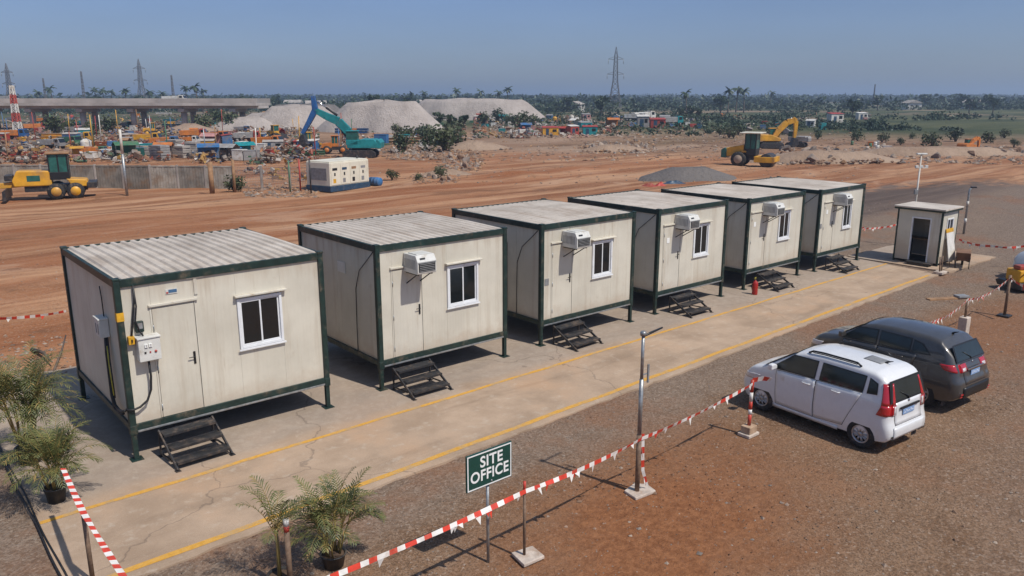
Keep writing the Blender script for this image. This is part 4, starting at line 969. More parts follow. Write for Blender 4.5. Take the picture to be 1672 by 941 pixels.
mpv = Car(3.60, 1.50,
    [(0, 1.47), (.08, 1.585), (.3, 1.645), (.9, 1.675), (1.6, 1.67), (2.0, 1.64), (2.25, 1.57), (2.94, 1.12), (3.25, 1.04), (3.44, .94), (3.54, .82), (3.6, .62)],
    [(0, .36), (.1, .27), (.3, .22), (3.2, .19), (3.5, .22), (3.6, .32)],
    [(0, 1.17), (.8, 1.15), (2.9, 1.05), (3.6, .85)], .17,
    [(.3, -.05), (.5, -.06), (.62, -.03), (.7, .0), (1.0, .015), (1.3, .09), (1.66, .2)], [(.2, .05), (.5, 0), (.9, .1)])
dW = [((.95, .36), (1.62, .3), (1.62, 1.11), (.60, 1.14)), ((1.64, .3), (2.56, .3), (2.6, 1.06), (1.64, 1.11))]
sg = [((.27, 1.22), (.48, 1.19), (.44, 1.47), (.24, 1.40)), ((.61, 1.18), (1.55, 1.15), (1.53, 1.49), (.57, 1.485)), ((1.69, 1.145), (2.74, 1.10), (2.22, 1.475), (1.67, 1.49))]
tail = [lambda c, s: c.side(s, ((.0, .82), (.24, .82), (.15, 1.03), (.0, 1.03)), .008, 6, 4), lambda c, s: c.side(s, ((.0, 1.03), (.15, 1.03), (.10, 1.44), (.0, 1.44)), .008, 6, 6),
        lambda c, s: c.back(s*(c.hw(0, .85)+.01), s*(c.hw(0, .85)-.13), s*(c.hw(0, 1.03)+.01), s*(c.hw(0, 1.03)-.11), .82, 1.03, .01, 4, 4), lambda c, s: c.back(s*(c.hw(0, 1.03)+.01), s*(c.hw(0, 1.03)-.09), s*(c.hw(0, 1.44)+.01), s*(c.hw(0, 1.44)-.03), 1.03, 1.44, .01, 4, 6)]
tclr = [lambda c, s: c.back(s*(c.hw(0, .88)-.03), s*(c.hw(0, .88)-.11), s*(c.hw(0, 1.0)-.03), s*(c.hw(0, 1.0)-.10), .85, 1.01, .02, 3, 3)]
H_ = -math.atan2(.087, .996)
ax0 = Vector((10.21, -7.90))+Vector((.996, -.087))*.67
def at_rear_axle(ax, a): return (ax.x-.087*a, ax.y-.996*a, -.03)
build_car('parked_car', 'white tall hatchback with red rear lamps parked nearest the camera', at_rear_axle(ax0, .53*.9), H_, mpv, 'car_white', (.53, 2.93), .30, 9,
    dict(doors=dW, side_glass=sg, mirror=(2.60, 1.12), rail=(.75, 1.95), tail=tail, tail_clear=tclr, head=(3.2, .72), sill=((1.05, .2), (2.65, .2), (2.65, .29), (1.05, .29)), exhaust=.4, reflector=.4,
         rear_glass=(1.10, 1.46, .60, .52), screen=(2.22, 2.90, .56, .66), gate=(.62, 1.06), plate=.83, plate_x=-.02, garnish='black_plastic', bumper=(.36, .58), antenna=.55, hatch=(.55, .95, .16), mirror_mat='car_white')).scale = (.9, .9, .9)
suv = Car(4.04, 1.66,
    [(0, 1.30), (.1, 1.50), (.35, 1.60), (.9, 1.655), (1.7, 1.66), (2.2, 1.63), (2.5, 1.56), (3.1, 1.19), (3.5, 1.12), (3.83, 1.02), (3.95, .88), (4.04, .62)],
    [(0, .42), (.1, .34), (.3, .26), (3.6, .24), (3.9, .26), (4.04, .36)],
    [(0, 1.22), (.8, 1.19), (3.1, 1.10), (4.04, .92)], .24,
    [(.3, -.02), (.5, -.08), (.75, -.06), (.85, .0), (1.0, .03), (1.2, .14), (1.66, .42)], [(.2, .05), (.5, 0), (.95, .14)], .22, .55, .04, .13)
dS = [((1.2, .42), (1.98, .36), (1.98, 1.14), (1.0, 1.17)), ((2.0, .36), (2.86, .36), (2.9, 1.10), (2.0, 1.14))]
sgS = [((.70, 1.245), (1.12, 1.21), (1.12, 1.46), (.92, 1.41)), ((1.20, 1.205), (1.95, 1.185), (1.95, 1.48), (1.20, 1.47)), ((2.05, 1.18), (2.96, 1.15), (2.5, 1.455), (2.05, 1.48))]
tailS = [lambda c, s: c.side(s, ((.0, .96), (.30, 1.0), (.42, 1.11), (.0, 1.13)), .008, 6, 4), lambda c, s: c.back(s*(c.hw(0, .97)+.01), s*(c.hw(0, .97)-.26), s*(c.hw(0, 1.13)+.01), s*(c.hw(0, 1.13)-.24), .96, 1.13, .01, 5, 4)]
tclrS = [lambda c, s: c.back(s*(c.hw(0, .9)-.05), s*(c.hw(0, .9)-.2), s*(c.hw(0, .97)-.05), s*(c.hw(0, .97)-.2), .98, 1.05, .02, 3, 3)]
ax1 = Vector((13.06, -7.74))+Vector((.996, -.087))*.70
build_car('parked_car', 'dark grey SUV parked behind the white hatchback', at_rear_axle(ax1, .80*.86), H_, suv, 'car_dark', (.80, 3.3), .345, 10,
    dict(doors=dS, side_glass=sgS, mirror=(2.86, 1.2), rail=None, tail=tailS, tail_clear=tclrS, head=(3.5, .78), sill=((1.25, .26), (3.1, .26), (3.1, .36), (1.25, .36)), sill_mat='black_plastic', exhaust=.46, reflector=.5,
         rear_glass=(1.19, 1.47, .62, .53), screen=(2.48, 3.06, .58, .68), gate=(.70, 1.14), plate=.9, garnish='chrome', bumper=(.40, .64), bumper_mat='black_plastic', antenna=.6, mirror_mat='car_dark')).scale = (.86, .86, .92)
ax2 = Vector((29.6, -5.6))
build_car('parked_car', 'silver white car cut off by the right frame edge', g(1792, 452), R(62), mpv, 'car_silver', (.56, 2.96), .30, 9,
    dict(doors=dW, side_glass=sg, mirror=(2.60, 1.12), rail=None, tail=tail, tail_clear=tclr, head=(3.2, .72), sill=((1.05, .2), (2.65, .2), (2.65, .29), (1.05, .29)), exhaust=.4, reflector=.4,
         rear_glass=(1.10, 1.46, .60, .52), screen=(2.22, 2.90, .56, .66), gate=(.62, 1.06), plate=.83, garnish='black_plastic', bumper=(.36, .58), antenna=.55)).scale = (.88, .88, .88)
# ------------------------------------------------------------------ site machines (local +X forward)
def wheel_solid(t, x, y, r, w, rim, name='wheel'):
    Mw = Matrix.Translation((x, y, r)) @ Matrix.Rotation(R(90), 4, 'X')
    o = MB().lathe([(0, -w/2), (r*.9, -w/2), (r, -w*.36), (r, w*.36), (r*.9, w/2), (0, w/2)], 24, Mw).build(name, 'black_rubber', t)
    MB().lathe([(0, -w/2-.02), (r*.55, -w/2-.02), (r*.6, -w*.4)], 18, Mw).lathe([(0, w/2+.02), (r*.55, w/2+.02), (r*.6, w*.4)], 18, Mw).build('rim', rim, o)
    return o
def cab(t, x0, x1, w, z0, z1, post_mat, roof_mat, glass='cab_green', ov=.12):
    o = MB().bx(x0, x1, -w, w, z0, z0+(z1-z0)*.3).build('cab', post_mat, t, .02)
    for x in (x0+.04, x1-.04, (x0+x1)/2):
        for y in (-w+.04, w-.04): MB().bx(x-.04, x+.04, y-.04, y+.04, z0+(z1-z0)*.3+.001, z1-.001).build('cab_post', post_mat, o)
    MB().bx(x0+.02, x1-.02, -w+.02, w-.02, z0+(z1-z0)*.302, z1-.02).build('cab_glass', glass, o)
    MB().bx(x0-ov, x1+ov, -w-ov, w+ov, z1, z1+.1).build('cab_roof', roof_mat, o, .03)
    return o
def face(a, b): return math.atan2((b-a).y, (b-a).x)
# road roller on the graded road
a, b = g(1262, 271), g(1190, 268); c = (a+b)/2
t = thing('road_roller', 'yellow road roller with pale canopy roof parked on the red road', 'road roller', (c.x, c.y, gzf(c.x, c.y)), face(a, b))
Mw = Matrix.Translation((-1.55, 0, .62)) @ Matrix.Rotation(R(90), 4, 'X')
MB().lathe([(0, -.95), (.6, -.95), (.62, -.93), (.62, .93), (.6, .95), (0, .95)], 30, Mw).build('drum', 'steel_dark', t)
m = MB().bx(-2.3, -.5, .97, 1.12, .45, .95).bx(-2.3, -.5, -1.12, -.97, .45, .95).bx(-2.35, -2.2, -1.1, 1.1, .5, .98).bx(-.75, -.5, -1.1, 1.1, .5, .98); m.build('drum_frame', 'machine_yellow', t, .03)
for y in (-.8, .8): wheel_solid(t, .95, y, .68, .5, 'rock_pale')
MB().bx(-.5, 1.2, -.5, .5, .6, 1.05).build('chassis', 'steel_dark', t)
MB().prism([(.55, 1.0), (2.2, .9), (2.35, 1.15), (2.25, 1.65), (.55, 2.0)], -.72, .72, 'xz').build('hood', 'machine_yellow', t, .06)
MB().bx(.3, .75, -.9, .9, 1.3, 1.45).build('fender', 'machine_yellow', t, .03)
MB().prism([(2.1, .75), (2.6, .8), (2.6, 1.5), (2.3, 1.68), (2.1, 1.6)], -.8, .8, 'xz').build('rear_guard', 'cab_green', t, .04)
cab(t, -.55, .5, .72, 1.05, 3.0, 'black_plastic', 'gen_white', ov=.42)
# yellow excavator and its companion beyond the roller
def excavator(label, c, rz, paint, boom, s=1.0, group='excavators'):
    t = thing('excavator', label, 'excavator', (c.x, c.y, gzf(c.x, c.y)), rz, group)
    for y in (-1.05, 1.05):
        MB().prism([(-1.7, .25), (-1.4, 0), (1.4, 0), (1.7, .25), (1.7, .6), (1.4, .85), (-1.4, .85), (-1.7, .6)], y-.3, y+.3, 'xz').build('track', 'steel_dark', t, .05)
    MB().bx(-.8, .8, -.75, .75, .5, 1.05).build('undercarriage', 'steel_dark', t)
    MB().prism([(-1.9, 1.05), (1.2, 1.05), (1.2, 1.45), (-.2, 1.95), (-1.6, 1.95), (-1.95, 1.6)], -1.25, 1.25, 'xz').build('house', paint, t, .06)
    MB().prism([(-2.25, 1.0), (-1.85, 1.0), (-1.85, 1.95), (-2.1, 1.9), (-2.3, 1.6)], -1.25, 1.25, 'xz').build('counterweight', paint, t, .08)
    o = cab(t, .1, 1.25, .01, 1.3, 2.9, 'black_plastic', paint) if False else None
    cb = MB().bx(.05, 1.3, .35, 1.25, 1.4, 1.9).build('cab', paint, t, .04); MB().bx(.1, 1.25, .4, 1.2, 1.9, 2.75).build('cab_glass', 'cab_green', cb); MB().bx(0, 1.32, .33, 1.27, 2.75, 2.86).build('cab_roof', paint, cb, .03)
    bm, stk, bk = boom
    def arm(pts, ws, nm, mat):
        m = MB()
        for (p, q, w0, w1) in zip(pts, pts[1:], ws, ws[1:]):
            d = Vector((q[0]-p[0], q[1]-p[1])).normalized(); nn = Vector((-d.y, d.x))
            m.prism([(p[0]-nn.x*w0, p[1]-nn.y*w0), (q[0]-nn.x*w1, q[1]-nn.y*w1), (q[0]+nn.x*w1, q[1]+nn.y*w1), (p[0]+nn.x*w0, p[1]+nn.y*w0)], -.24, .24, 'xz')
        return m.build(nm, mat, t, .03)
    arm(bm, [.3, .42, .42, .36, .26][:len(bm)], 'boom', paint)
    stick = arm(stk[0], [.2, .3, .24, .18][:len(stk[0])], 'stick', stk[1])
    for (p, q) in stk[2]:
        MB().tube([(p[0], 0, p[1]), ((p[0]+q[0])/2, 0, (p[1]+q[1])/2)], .12, 8).build('ram', 'steel_dark', t); MB().tube([((p[0]+q[0])/2, 0, (p[1]+q[1])/2), (q[0], 0, q[1])], .07, 8).build('ram_rod', 'chrome', t)
    MB().prism(bk, -.55, .55, 'xz').build('bucket', 'steel_dark', t, .05)
    t.scale = (s, s, s); return t
c = g(590, 258); a2 = g(505, 258); d_ = math.atan2(-_r[1], -_r[0])
excavator('teal excavator with its arched boom raised behind the white generator', c, d_, 'machine_teal',
    ([(.5, 1.4), (1.2, 2.7), (2.2, 3.75), (3.5, 4.3), (4.6, 4.9)], ([(4.7, 6.3), (4.55, 4.9), (5.3, 3.6), (6.0, 2.5)], 'machine_blue', [((1.3, 2.0), (2.5, 3.4)), ((2.3, 4.35), (4.5, 5.9))]), [(5.8, 2.5), (6.2, 2.3), (6.4, 1.5), (5.9, 1.1), (5.4, 1.4), (5.6, 1.6)]), .98)
c = g(1256, 242); 
excavator('yellow excavator digging beyond the road roller', c, math.atan2(_r[1], _r[0]), 'machine_yellow',
    ([(.5, 1.5), (1.2, 2.6), (2.3, 3.7), (3.4, 4.0)], ([(3.1, 4.3), (3.55, 3.9), (3.6, 2.6), (3.5, 1.4)], 'machine_yellow', [((1.2, 1.9), (2.4, 3.2)), ((2.0, 4.0), (3.1, 4.3))]), [(3.3, 1.5), (3.9, 1.5), (4.1, .6), (3.6, .15), (2.8, .3), (3.1, .7)]), .84)
c = g(1300, 240)
excavator('small dark tracked digger right of the yellow excavator', c, math.atan2(_r[1], _r[0])+2.6, 'paint_grey',
    ([(.5, 1.5), (1.3, 2.4), (2.3, 3.0), (3.2, 2.8)], ([(3.0, 3.1), (3.2, 2.8), (3.3, 1.6), (3.1, .9)], 'machine_yellow', [((1.2, 1.8), (2.2, 2.7)), ((1.8, 3.2), (3.0, 3.1))]), [(2.9, 1.0), (3.4, 1.0), (3.5, .4), (3.1, .1), (2.6, .3)]), .7)
c = g(1580, 248)
excavator('small orange digger alone on the red earth at far right', c, math.atan2(_r[1], _r[0])+.4, 'machine_orange',
    ([(.5, 1.5), (1.3, 2.4), (2.3, 3.0), (3.2, 2.8)], ([(3.0, 3.1), (3.2, 2.8), (3.3, 1.6), (3.1, .9)], 'machine_orange', [((1.2, 1.8), (2.2, 2.7)), ((1.8, 3.2), (3.0, 3.1))]), [(2.9, 1.0), (3.4, 1.0), (3.5, .4), (3.1, .1), (2.6, .3)]), .5)
# motor grader cut by the left frame edge
a, b = g(148, 321), g(0, 328); rz = face(a, b); c = a.lerp(b, .22)
t = thing('motor_grader', 'yellow motor grader with green glazed cab cut off by the left frame edge', 'grader', (c.x, c.y, gzf(c.x, c.y)), rz)
for y in (-.8, .8):
    wheel_solid(t, -.35, y, .5, .36, 'machine_yellow'); wheel_solid(t, .7, y, .5, .36, 'machine_yellow'); wheel_solid(t, 5.0, y, .5, .34, 'machine_yellow')
MB().bx(-1.0, 2.4, -.5, .5, .5, .9).build('chassis', 'steel_dark', t)
MB().prism([(-1.15, .75), (-.2, .75), (.1, 1.25), (-1.0, 1.15)], -.75, .75, 'xz').build('rear_hood', 'machine_yellow', t, .05)
MB().bx(-1.55, -1.0, -.85, .85, .65, 1.0).build('ripper', 'steel_dark', t, .03)
MB().prism([(.9, .85), (2.9, .85), (3.0, 1.2), (2.7, 1.8), (.9, 1.75)], -.62, .62, 'xz').build('hood', 'machine_yellow', t, .06)
MB().bx(1.5, 2.2, -.63, -.621, 1.15, 1.5).bx(1.5, 2.2, .621, .63, 1.15, 1.5).build('hood_vent', 'cab_green', t)
MB().prism([(2.6, .8), (5.3, .65), (5.3, .95), (2.6, 1.15)], -.22, .22, 'xz').build('frame_beam', 'machine_yellow', t, .03)
MB().prism([(3.3, .15), (3.5, .1), (3.45, .7), (3.3, .75)], -1.6, 1.6, 'xz').build('blade', 'steel_dark', t)
MB().bx(2.95, 3.4, -.4, .4, 1.2, 1.55).build('tank', 'steel_dark', t, .04)
cab(t, -.1, 1.0, .62, 1.2, 2.75, 'black_plastic', 'timber')
# generator
A, B, Cc = g(540, 313), g(613, 303), g(514, 304); rz = face(A, B); L = (B-A).length*.86; Wd = min(2.2, (Cc-A).length)
t = thing('generator', 'white canopied generator on a dark blue skid beside the panel fence', 'generator', (A.x, A.y, gzf(A.x, A.y)), rz)
hh = 2.0
MB().bx(-.05, L+.05, -.05, Wd+.05, .05, .42).build('skid', 'skid_blue', t, .02)
cn = MB().bx(0, L, 0, Wd, .42, hh).build('canopy', 'gen_white', t, .05)
MB().bx(.05, L-.05, .05, Wd-.05, hh, hh+.06).build('canopy_top', 'gen_white', t, .03)
rr = random.Random(8)
for k in range(4):
    x0 = .08+k*(L-.16)/4; d_ = MB().bx(x0+.02, x0+(L-.16)/4-.02, -.02, -.001, .5, hh-.1).build('door', 'gen_white', t, .005)
    MB().bx(x0+.3, x0+.42, -.035, -.021, 1.1, 1.3).build('handle', 'black_plastic', d_)
    MB().bx(x0+.15, x0+.6, -.026, -.0205, 1.45, 1.62).build('louvre', ['black_plastic', 'skid_blue', 'timber', 'grey_plastic'][k], d_)
    MB().bx(x0+.2, x0+.45, -.026, -.0205, .62, .9).build('sticker', ['yellow_box', 'grey_plastic', 'black_plastic', 'grey_plastic'][k], d_)
MB().bx(-.02, -.001, .3, Wd-.3, .8, 1.6).build('end_louvre', 'grey_plastic', t)
MB().tube([(L-.5, .6, hh), (L-.5, .6, hh+.25)], .06, 10).build('exhaust', 'steel_dark', t)
t2 = thing('fuel_drum', 'blue fuel drum lying at the right end of the white generator', 'drum', (B.x, B.y, gzf(B.x, B.y)+.3), rz)
MB().lathe([(0, -.45), (.29, -.45), (.3, -.43), (.3, -.15), (.315, -.14), (.3, -.13), (.3, .13), (.315, .14), (.3, .15), (.3, .43), (.29, .45), (0, .45)], 22, Matrix.Rotation(R(90), 4, 'X')).build('barrel', 'paint_blue', t2)
# compactor plate machine in front of the cut off car
c = g(1661, 472); t = thing('plate_compactor', 'yellow and red compactor beside the car at the right frame edge', 'compactor', (c.x, c.y, -.03), R(60))
MB().prism([(-.5, .1), (.5, .1), (.6, .25), (.5, .3), (-.5, .3)], -.35, .35, 'xz').build('base_plate', 'steel_dark', t, .02)
MB().bx(-.3, .3, -.25, .25, .301, .7).build('engine', 'machine_yellow', t, .04); MB().bx(-.2, .1, -.2, .2, .701, .85).build('tank', 'paint_red', t, .04)
for y in (-.22, .22): MB().tube([(-.3, y, .5), (-.75, y, .95), (-.9, y, 1.0)], .022, 7).build('handle', 'machine_yellow', t)
for x in (-.3, .3): wheel_solid(t, x, -.42, .14, .07, 'machine_yellow')
# ------------------------------------------------------------------ panel fence and the poles along it
A, B = g(-60, 304), g(520, 309)
t = thing('panel_fence', 'weathered grey panel fence behind the motor grader and generator', 'fence', (A.x, A.y, 0), face(A, B))
L = (B-A).length; n = 13; rf_ = random.Random(2)
for k in range(n):
    x0, x1 = k*L/n, (k+1)*L/n; zb = -.15
    if k >= n-3:      # the stretch by the generator is open wire mesh
        fm = MB()
        for j in range(1, 18): xa = x0+(x1-x0)*j/18; fm.bx(xa-.006, xa+.006, -.006, .006, -.1, 1.5)
        for j in range(8): fm.bx(x0+.07, x1-.07, -.008, .004, .05+j*.2, .065+j*.2)
        fm.build('mesh_panel', 'galvanised', t); continue
    fm = MB()
    for j in range(9): xa = x0+.075+(x1-x0-.15)*j/9; fm.bx(xa, xa+(x1-x0-.15)/9-.02, -.03+.012*(j % 2), .03, zb, 1.5+.05*rf_.random())
    fm.bx(x0+.08, x1-.08, -.045, -.031, 1.43, 1.53).build('panel', 'fence_grey', t, .01)
for k in range(n+1): MB().bx(k*L/n-.07, k*L/n+.07, -.06, .06, -.2, 1.58).build('fence_post', 'concrete_far', t, .01)
def stick(label, px, py, h, r, mats, name='pole'):
    p = g(px, py); t = thing(name, label, 'pole', (p.x, p.y, gzf(p.x, p.y)), 0, 'poles along the panel fence'); z = -.1
    for mat, z1 in mats: MB().tube([(0, 0, z), (0, 0, z1)], r, 10).build('pole_section', mat, t); z = z1+.001
    return t
stick('tall grey pole with white top standing before the panel fence', 208, 322, 4.1, .085, [('galvanised', 2.6), ('paint_white', 4.1)])
stick('thick tan stake at the panel fence, left of the green wrapped one', 347, 318, 2.0, .16, [('timber', 2.0)])
stick('stake overgrown with green leaves before the panel fence', 384, 316, 2.1, .09, [('timber', 2.1)])
stick('slim green pole between the fence end and the generator', 474, 313, 2.1, .05, [('paint_green', 2.1)])
stick('slim red pole beside the left end of the generator', 491, 312, 2.2, .05, [('paint_red', 2.2)])
stick('dark pole touching the shaded end of the generator', 508, 314, 2.3, .05, [('steel_dark', 2.3)])

rr = random.Random(202); ps = sorted((rr.uniform(4, 640), rr.uniform(206, 266), rr.choice(['paint_red', 'paint_white', 'galvanised', 'machine_yellow', 'timber', 'paint_blue', 'paint_green']), rr.uniform(2.0, 4.2)) for _ in range(38))
PW = dict(paint_red='red', paint_white='white', galvanised='grey', machine_yellow='yellow', timber='brown', paint_blue='blue', paint_green='green')
for k, e in enumerate(ps):
    same = [q for q in ps if q[2] == e[2]]; p = g(e[0], e[1]); i = same.index(e)
    t = thing('marker_pole', '%s of the thin %s poles standing in the scrap yard' % ('leftmost' if i == 0 else 'rightmost' if i == len(same)-1 else 'number %d from left' % (i+1), PW[e[2]]), 'pole', (p.x, p.y, gzf(p.x, p.y)), 0, 'thin poles in the scrap yard')
    MB().tube([(0, 0, -.1), (rr.uniform(-.1, .1), 0, e[3])], .055, 7).build('shaft', e[2], t); MB().box((0, 0, .06), (.4, .4, .12)).build('foot', 'concrete_far', t)
# ------------------------------------------------------------------ foliage
def leaves(m, c, rad, n, size, rr, mi=0, flat=.75):
    for k in range(n):
        while True:
            q = Vector((rr.uniform(-1, 1), rr.uniform(-1, 1), rr.uniform(-1, 1)))
            if .25 < q.length < 1: break
        p = Vector(c)+Vector((q.x*rad[0], q.y*rad[1], q.z*rad[2])); s = size*rr.uniform(.6, 1.3)
        a = Vector((rr.gauss(0, 1), rr.gauss(0, 1), rr.gauss(0, .6))).normalized(); b = a.orthogonal().normalized(); b = b*math.cos(2)+a.cross(b)*math.sin(rr.uniform(0, 6))
        b = (b-a*b.dot(a)).normalized()
        m.add([p-a*s, p+b*s*.55, p+a*s, p-b*s*.55], [(0, 1, 2, 3)], mi)
def bush_mesh(h, w, n, leaf, seed, mat, size):
    rr = random.Random(seed); f = MB()
    for k in range(7):
        a = rr.uniform(0, 6.28); d = w*rr.uniform(.1, .55); rad = w*rr.uniform(.3, .5)
        leaves(f, (math.cos(a)*d, math.sin(a)*d, h*rr.uniform(.3, .68)), (rad, rad, h*.34), n//7, size, rr)
    s = MB()
    for k in range(5): a = rr.uniform(0, 6.28); s.tube([(0, 0, -.1), (math.cos(a)*w*.2, math.sin(a)*w*.2, h*.35), (math.cos(a)*w*.45, math.sin(a)*w*.45, h*.7)], [.04*h, .03*h, .012*h], 5)
    return f, s
def plant(name, label, cat, group, f, s, fm, fn='foliage', sn='stem'):
    t = thing(name, label, cat, (0, 0, -60), 0, group); f.build(fn, fm, t, fix=False); s.build(sn, 'bark', t); return t
def ordl(i, n):
    if i == 0: return 'leftmost'
    if i == n-1: return 'rightmost'
    return ['first', 'second', 'third', 'fourth', 'fifth', 'sixth', 'seventh', 'eighth', 'ninth', 'tenth', 'eleventh', 'twelfth', 'thirteenth', 'fourteenth', 'fifteenth', 'sixteenth', 'seventeenth', 'eighteenth', 'nineteenth', 'twentieth'][i]+' from left'
class Copies:
    """the first placing moves the prototype, the others copy it"""
    def __init__(s, t): s.t = t; s.used = False
    def put(s, p, rz, sc, label=None):
        o = s.t if not s.used else copy_tree(s.t); s.used = True
        o.location = p; o.rotation_euler.z = rz; o.scale = (sc, sc, sc)
        if label: o['label'] = label
        return o
bushes = [Copies(plant('bush', 'scrubby bush', 'bush', 'scrub bushes on the site', *bush_mesh(1.7, 1.3, 420, 0, s, 0, .13), 'bush_leaf')) for s in (1, 2, 3)]
rr = random.Random(77)
def bush_row(spots, where, sc=(.7, 1.3)):
    spots = sorted(spots); n = len(spots)
    for i, (px, py) in enumerate(spots):
        p = g(px, py); bushes[i % 3].put((p.x, p.y, gzf(p.x, p.y)), rr.uniform(0, 6), rr.uniform(*sc), '%s scrub bush of the %d %s' % (ordl(i, n), n, where))
bush_row([(648, 222), (668, 232), (690, 228), (712, 236), (735, 226), (752, 218), (700, 246), (660, 248), (726, 248), (745, 240)], 'between the teal excavator and the red road', (1.0, 1.7))
bush_row([(350, 196), (362, 206), (375, 212), (338, 214), (180, 218), (120, 214), (150, 226), (92, 222)], 'among the clutter below the flyover', (1.4, 2.4))
bush_row([(832, 205), (850, 212), (790, 205), (872, 205), (812, 200)], 'around the foot of the pale far pile', (1.4, 2.4))
bush_row([(1175, 222), (1190, 226), (1205, 221)], 'on the bank behind the road roller', (.8, 1.1))
bush_row([(1335, 228), (1400, 230), (1470, 238), (1520, 243), (1560, 232), (1610, 234), (1655, 240), (1640, 225), (1490, 226), (1440, 232)], 'scattered over the red earth at right', (.6, 1.2))
bush_row([(384, 314), (382, 313)], 'climbing the stake before the panel fence', (.5, .75))
bush_row([(684, 298), (640, 297), (720, 295)], 'on the low bank right of the generator', (.35, .6))

# ------------------------------------------------------------------ heaps
def heap(name, label, cat, c, rx, ry, h, flat, rz, mat, seed, kind=None, rough=.12, group=None):
    m = MB(); nr, na = 14, 40; vs = []; rs = np.random.RandomState(seed); ph = rs.uniform(0, 6.28, 8)
    for i in range(nr+1):
        q = i/nr
        for k in range(na):
            a = 2*PI*k/na; w = 1+.10*math.sin(2*a+ph[0])+.07*math.sin(3*a+ph[1])+.04*math.sin(7*a+ph[2])
            se = (abs(math.cos(a))**3+abs(math.sin(a))**3)**(-1/3); x, y = q*w*se*rx*math.cos(a), q*w*se*ry*math.sin(a)
            z = h*min(1, (1-q)/(1-flat)) if q >= flat else h*(1+.02*math.sin(q*9))
            z = max(0, z)+rough*h*(math.sin(x*3/rx*2+ph[3])*math.sin(y*3/ry*2+ph[4])*.5+math.sin(5*a+q*9+ph[5])*.3)*(1-q)
            vs.append((x, y, z-.15*(i == nr)))
    fs = [(i*na+k, i*na+(k+1) % na, (i+1)*na+(k+1) % na, (i+1)*na+k) for i in range(nr) for k in range(na)]
    m.add(vs, fs, 0, True); o = m.build(name, mat); o.location = (c.x, c.y, gzf(c.x, c.y)-.05); o.rotation_euler.z = rz
    return tag(o, label, cat, group, kind)
RV = math.atan2(_r[1], _r[0])
def heapmat(name, a, b, c_):
    m = bpy.data.materials.new(name); t = NT(m); tc = t.n('ShaderNodeTexCoord').outputs['Object']
    n1 = t.noise(tc, .25, 6, .65); n2 = t.noise(tc, 1.0, 6, .7, (1, 1, .25)); n3 = t.noise(tc, 3, 5, .7)
    c = t.mix(t.ramp(n1, .3, .7), a, b); c = t.mix(t.math('MULTIPLY', t.ramp(n2, .5, .75), .5), c, c_)
    t.out(c, .95, 0, t.math('ADD', n2, n3), .8, .25); M_[name] = m
heapmat('aggregate', (.32, .275, .245), (.43, .375, .335), (.25, .20, .165)); heapmat('spoil', (.27, .18, .12), (.38, .27, .19), (.18, .11, .07)); heapmat('grit', (.12, .105, .098), (.17, .15, .135), (.08, .07, .065))
c = at_depth(628, 205, 143); heap('gravel_pile', 'pale flat-topped gravel pile rising behind the teal excavator', 'gravel pile', Vector((c.x, c.y, 0)), 11.5, 7, 5.2, .5, RV, 'aggregate', 1)
c = at_depth(774, 190, 215); heap('gravel_pile', 'longer, farther gravel pile right of the flat-topped one', 'gravel pile', Vector((c.x, c.y, 0)), 19, 8, 5.3, .66, RV, 'aggregate', 2)
c = at_depth(452, 200, 172); heap('gravel_pile', 'low grey heap left of the teal excavator bucket', 'gravel pile', Vector((c.x, c.y, 0)), 10, 6, 2.6, .5, RV, 'aggregate', 3)
c = at_depth(408, 200, 150); heap('spoil_heap', 'grey brown spoil heap at the right end of the flyover', 'spoil heap', Vector((c.x, c.y, 0)), 7.5, 5, 2.3, .4, RV, 'aggregate', 4)
c = at_depth(310, 205, 138); heap('spoil_heap', 'tan spoil heap in front of the flyover piers', 'spoil heap', Vector((c.x, c.y, 0)), 5, 4, 1.5, .2, RV, 'spoil', 5)
c = at_depth(500, 176, 225); heap('gravel_pile', 'dull grey bank on the skyline left of the excavator boom', 'gravel pile', Vector((c.x, c.y, 0)), 12, 7, 4.0, .65, RV, 'grit', 6)
c = g(1140, 298); heap('grit_heap', 'dark grey heap of road grit behind the cabin roofs', 'grit heap', c+Vector((1.6, 2.0, 0)), 3.9, 2.6, .8, .35, RV+.2, 'grit', 7)
c = g(775, 243); heap('spoil_heap', 'pale brown mound where the red road bends, right of the scrub', 'spoil heap', c, 4.5, 2.6, 1.0, .2, RV, 'spoil', 8)
c = g(1003, 246); heap('spoil_heap', 'long dark mound under the rubble in mid distance', 'spoil heap', c, 4.6, 1.8, .7, .3, RV, 'spoil', 9)
c = g(1352, 264); heap('spoil_heap', 'low brown bank carrying boulders right of the road roller', 'spoil heap', c, 8.5, 2.6, 1.1, .4, RV, 'spoil', 10)
c = g(1530, 252); heap('spoil_heap', 'long brown bank far right beyond the red road', 'spoil heap', c, 10, 2.5, .9, .5, RV, 'spoil', 11)
c = g(730, 285); heap('spoil_heap', 'small stony mound on the near side of the red road', 'spoil heap', c, 2.2, 1.0, .5, .2, RV, 'spoil', 12)
for k, (px, py) in enumerate(((1060, 304), (1078, 303), (1100, 300))):
    c = g(px, py); o = heap('tarpaulin', ['red crumpled tarpaulin lying left of the grit heap', 'second red tarpaulin, nearer the grit heap', 'dark crumpled tarpaulin against the grit heap'][k], 'tarpaulin', c, [.6, .45, .9][k], .4, .25, .2, RV, ['paint_red', 'paint_red', 'skid_blue'][k], 20+k, None, .5, 'tarpaulins by the grit heap')

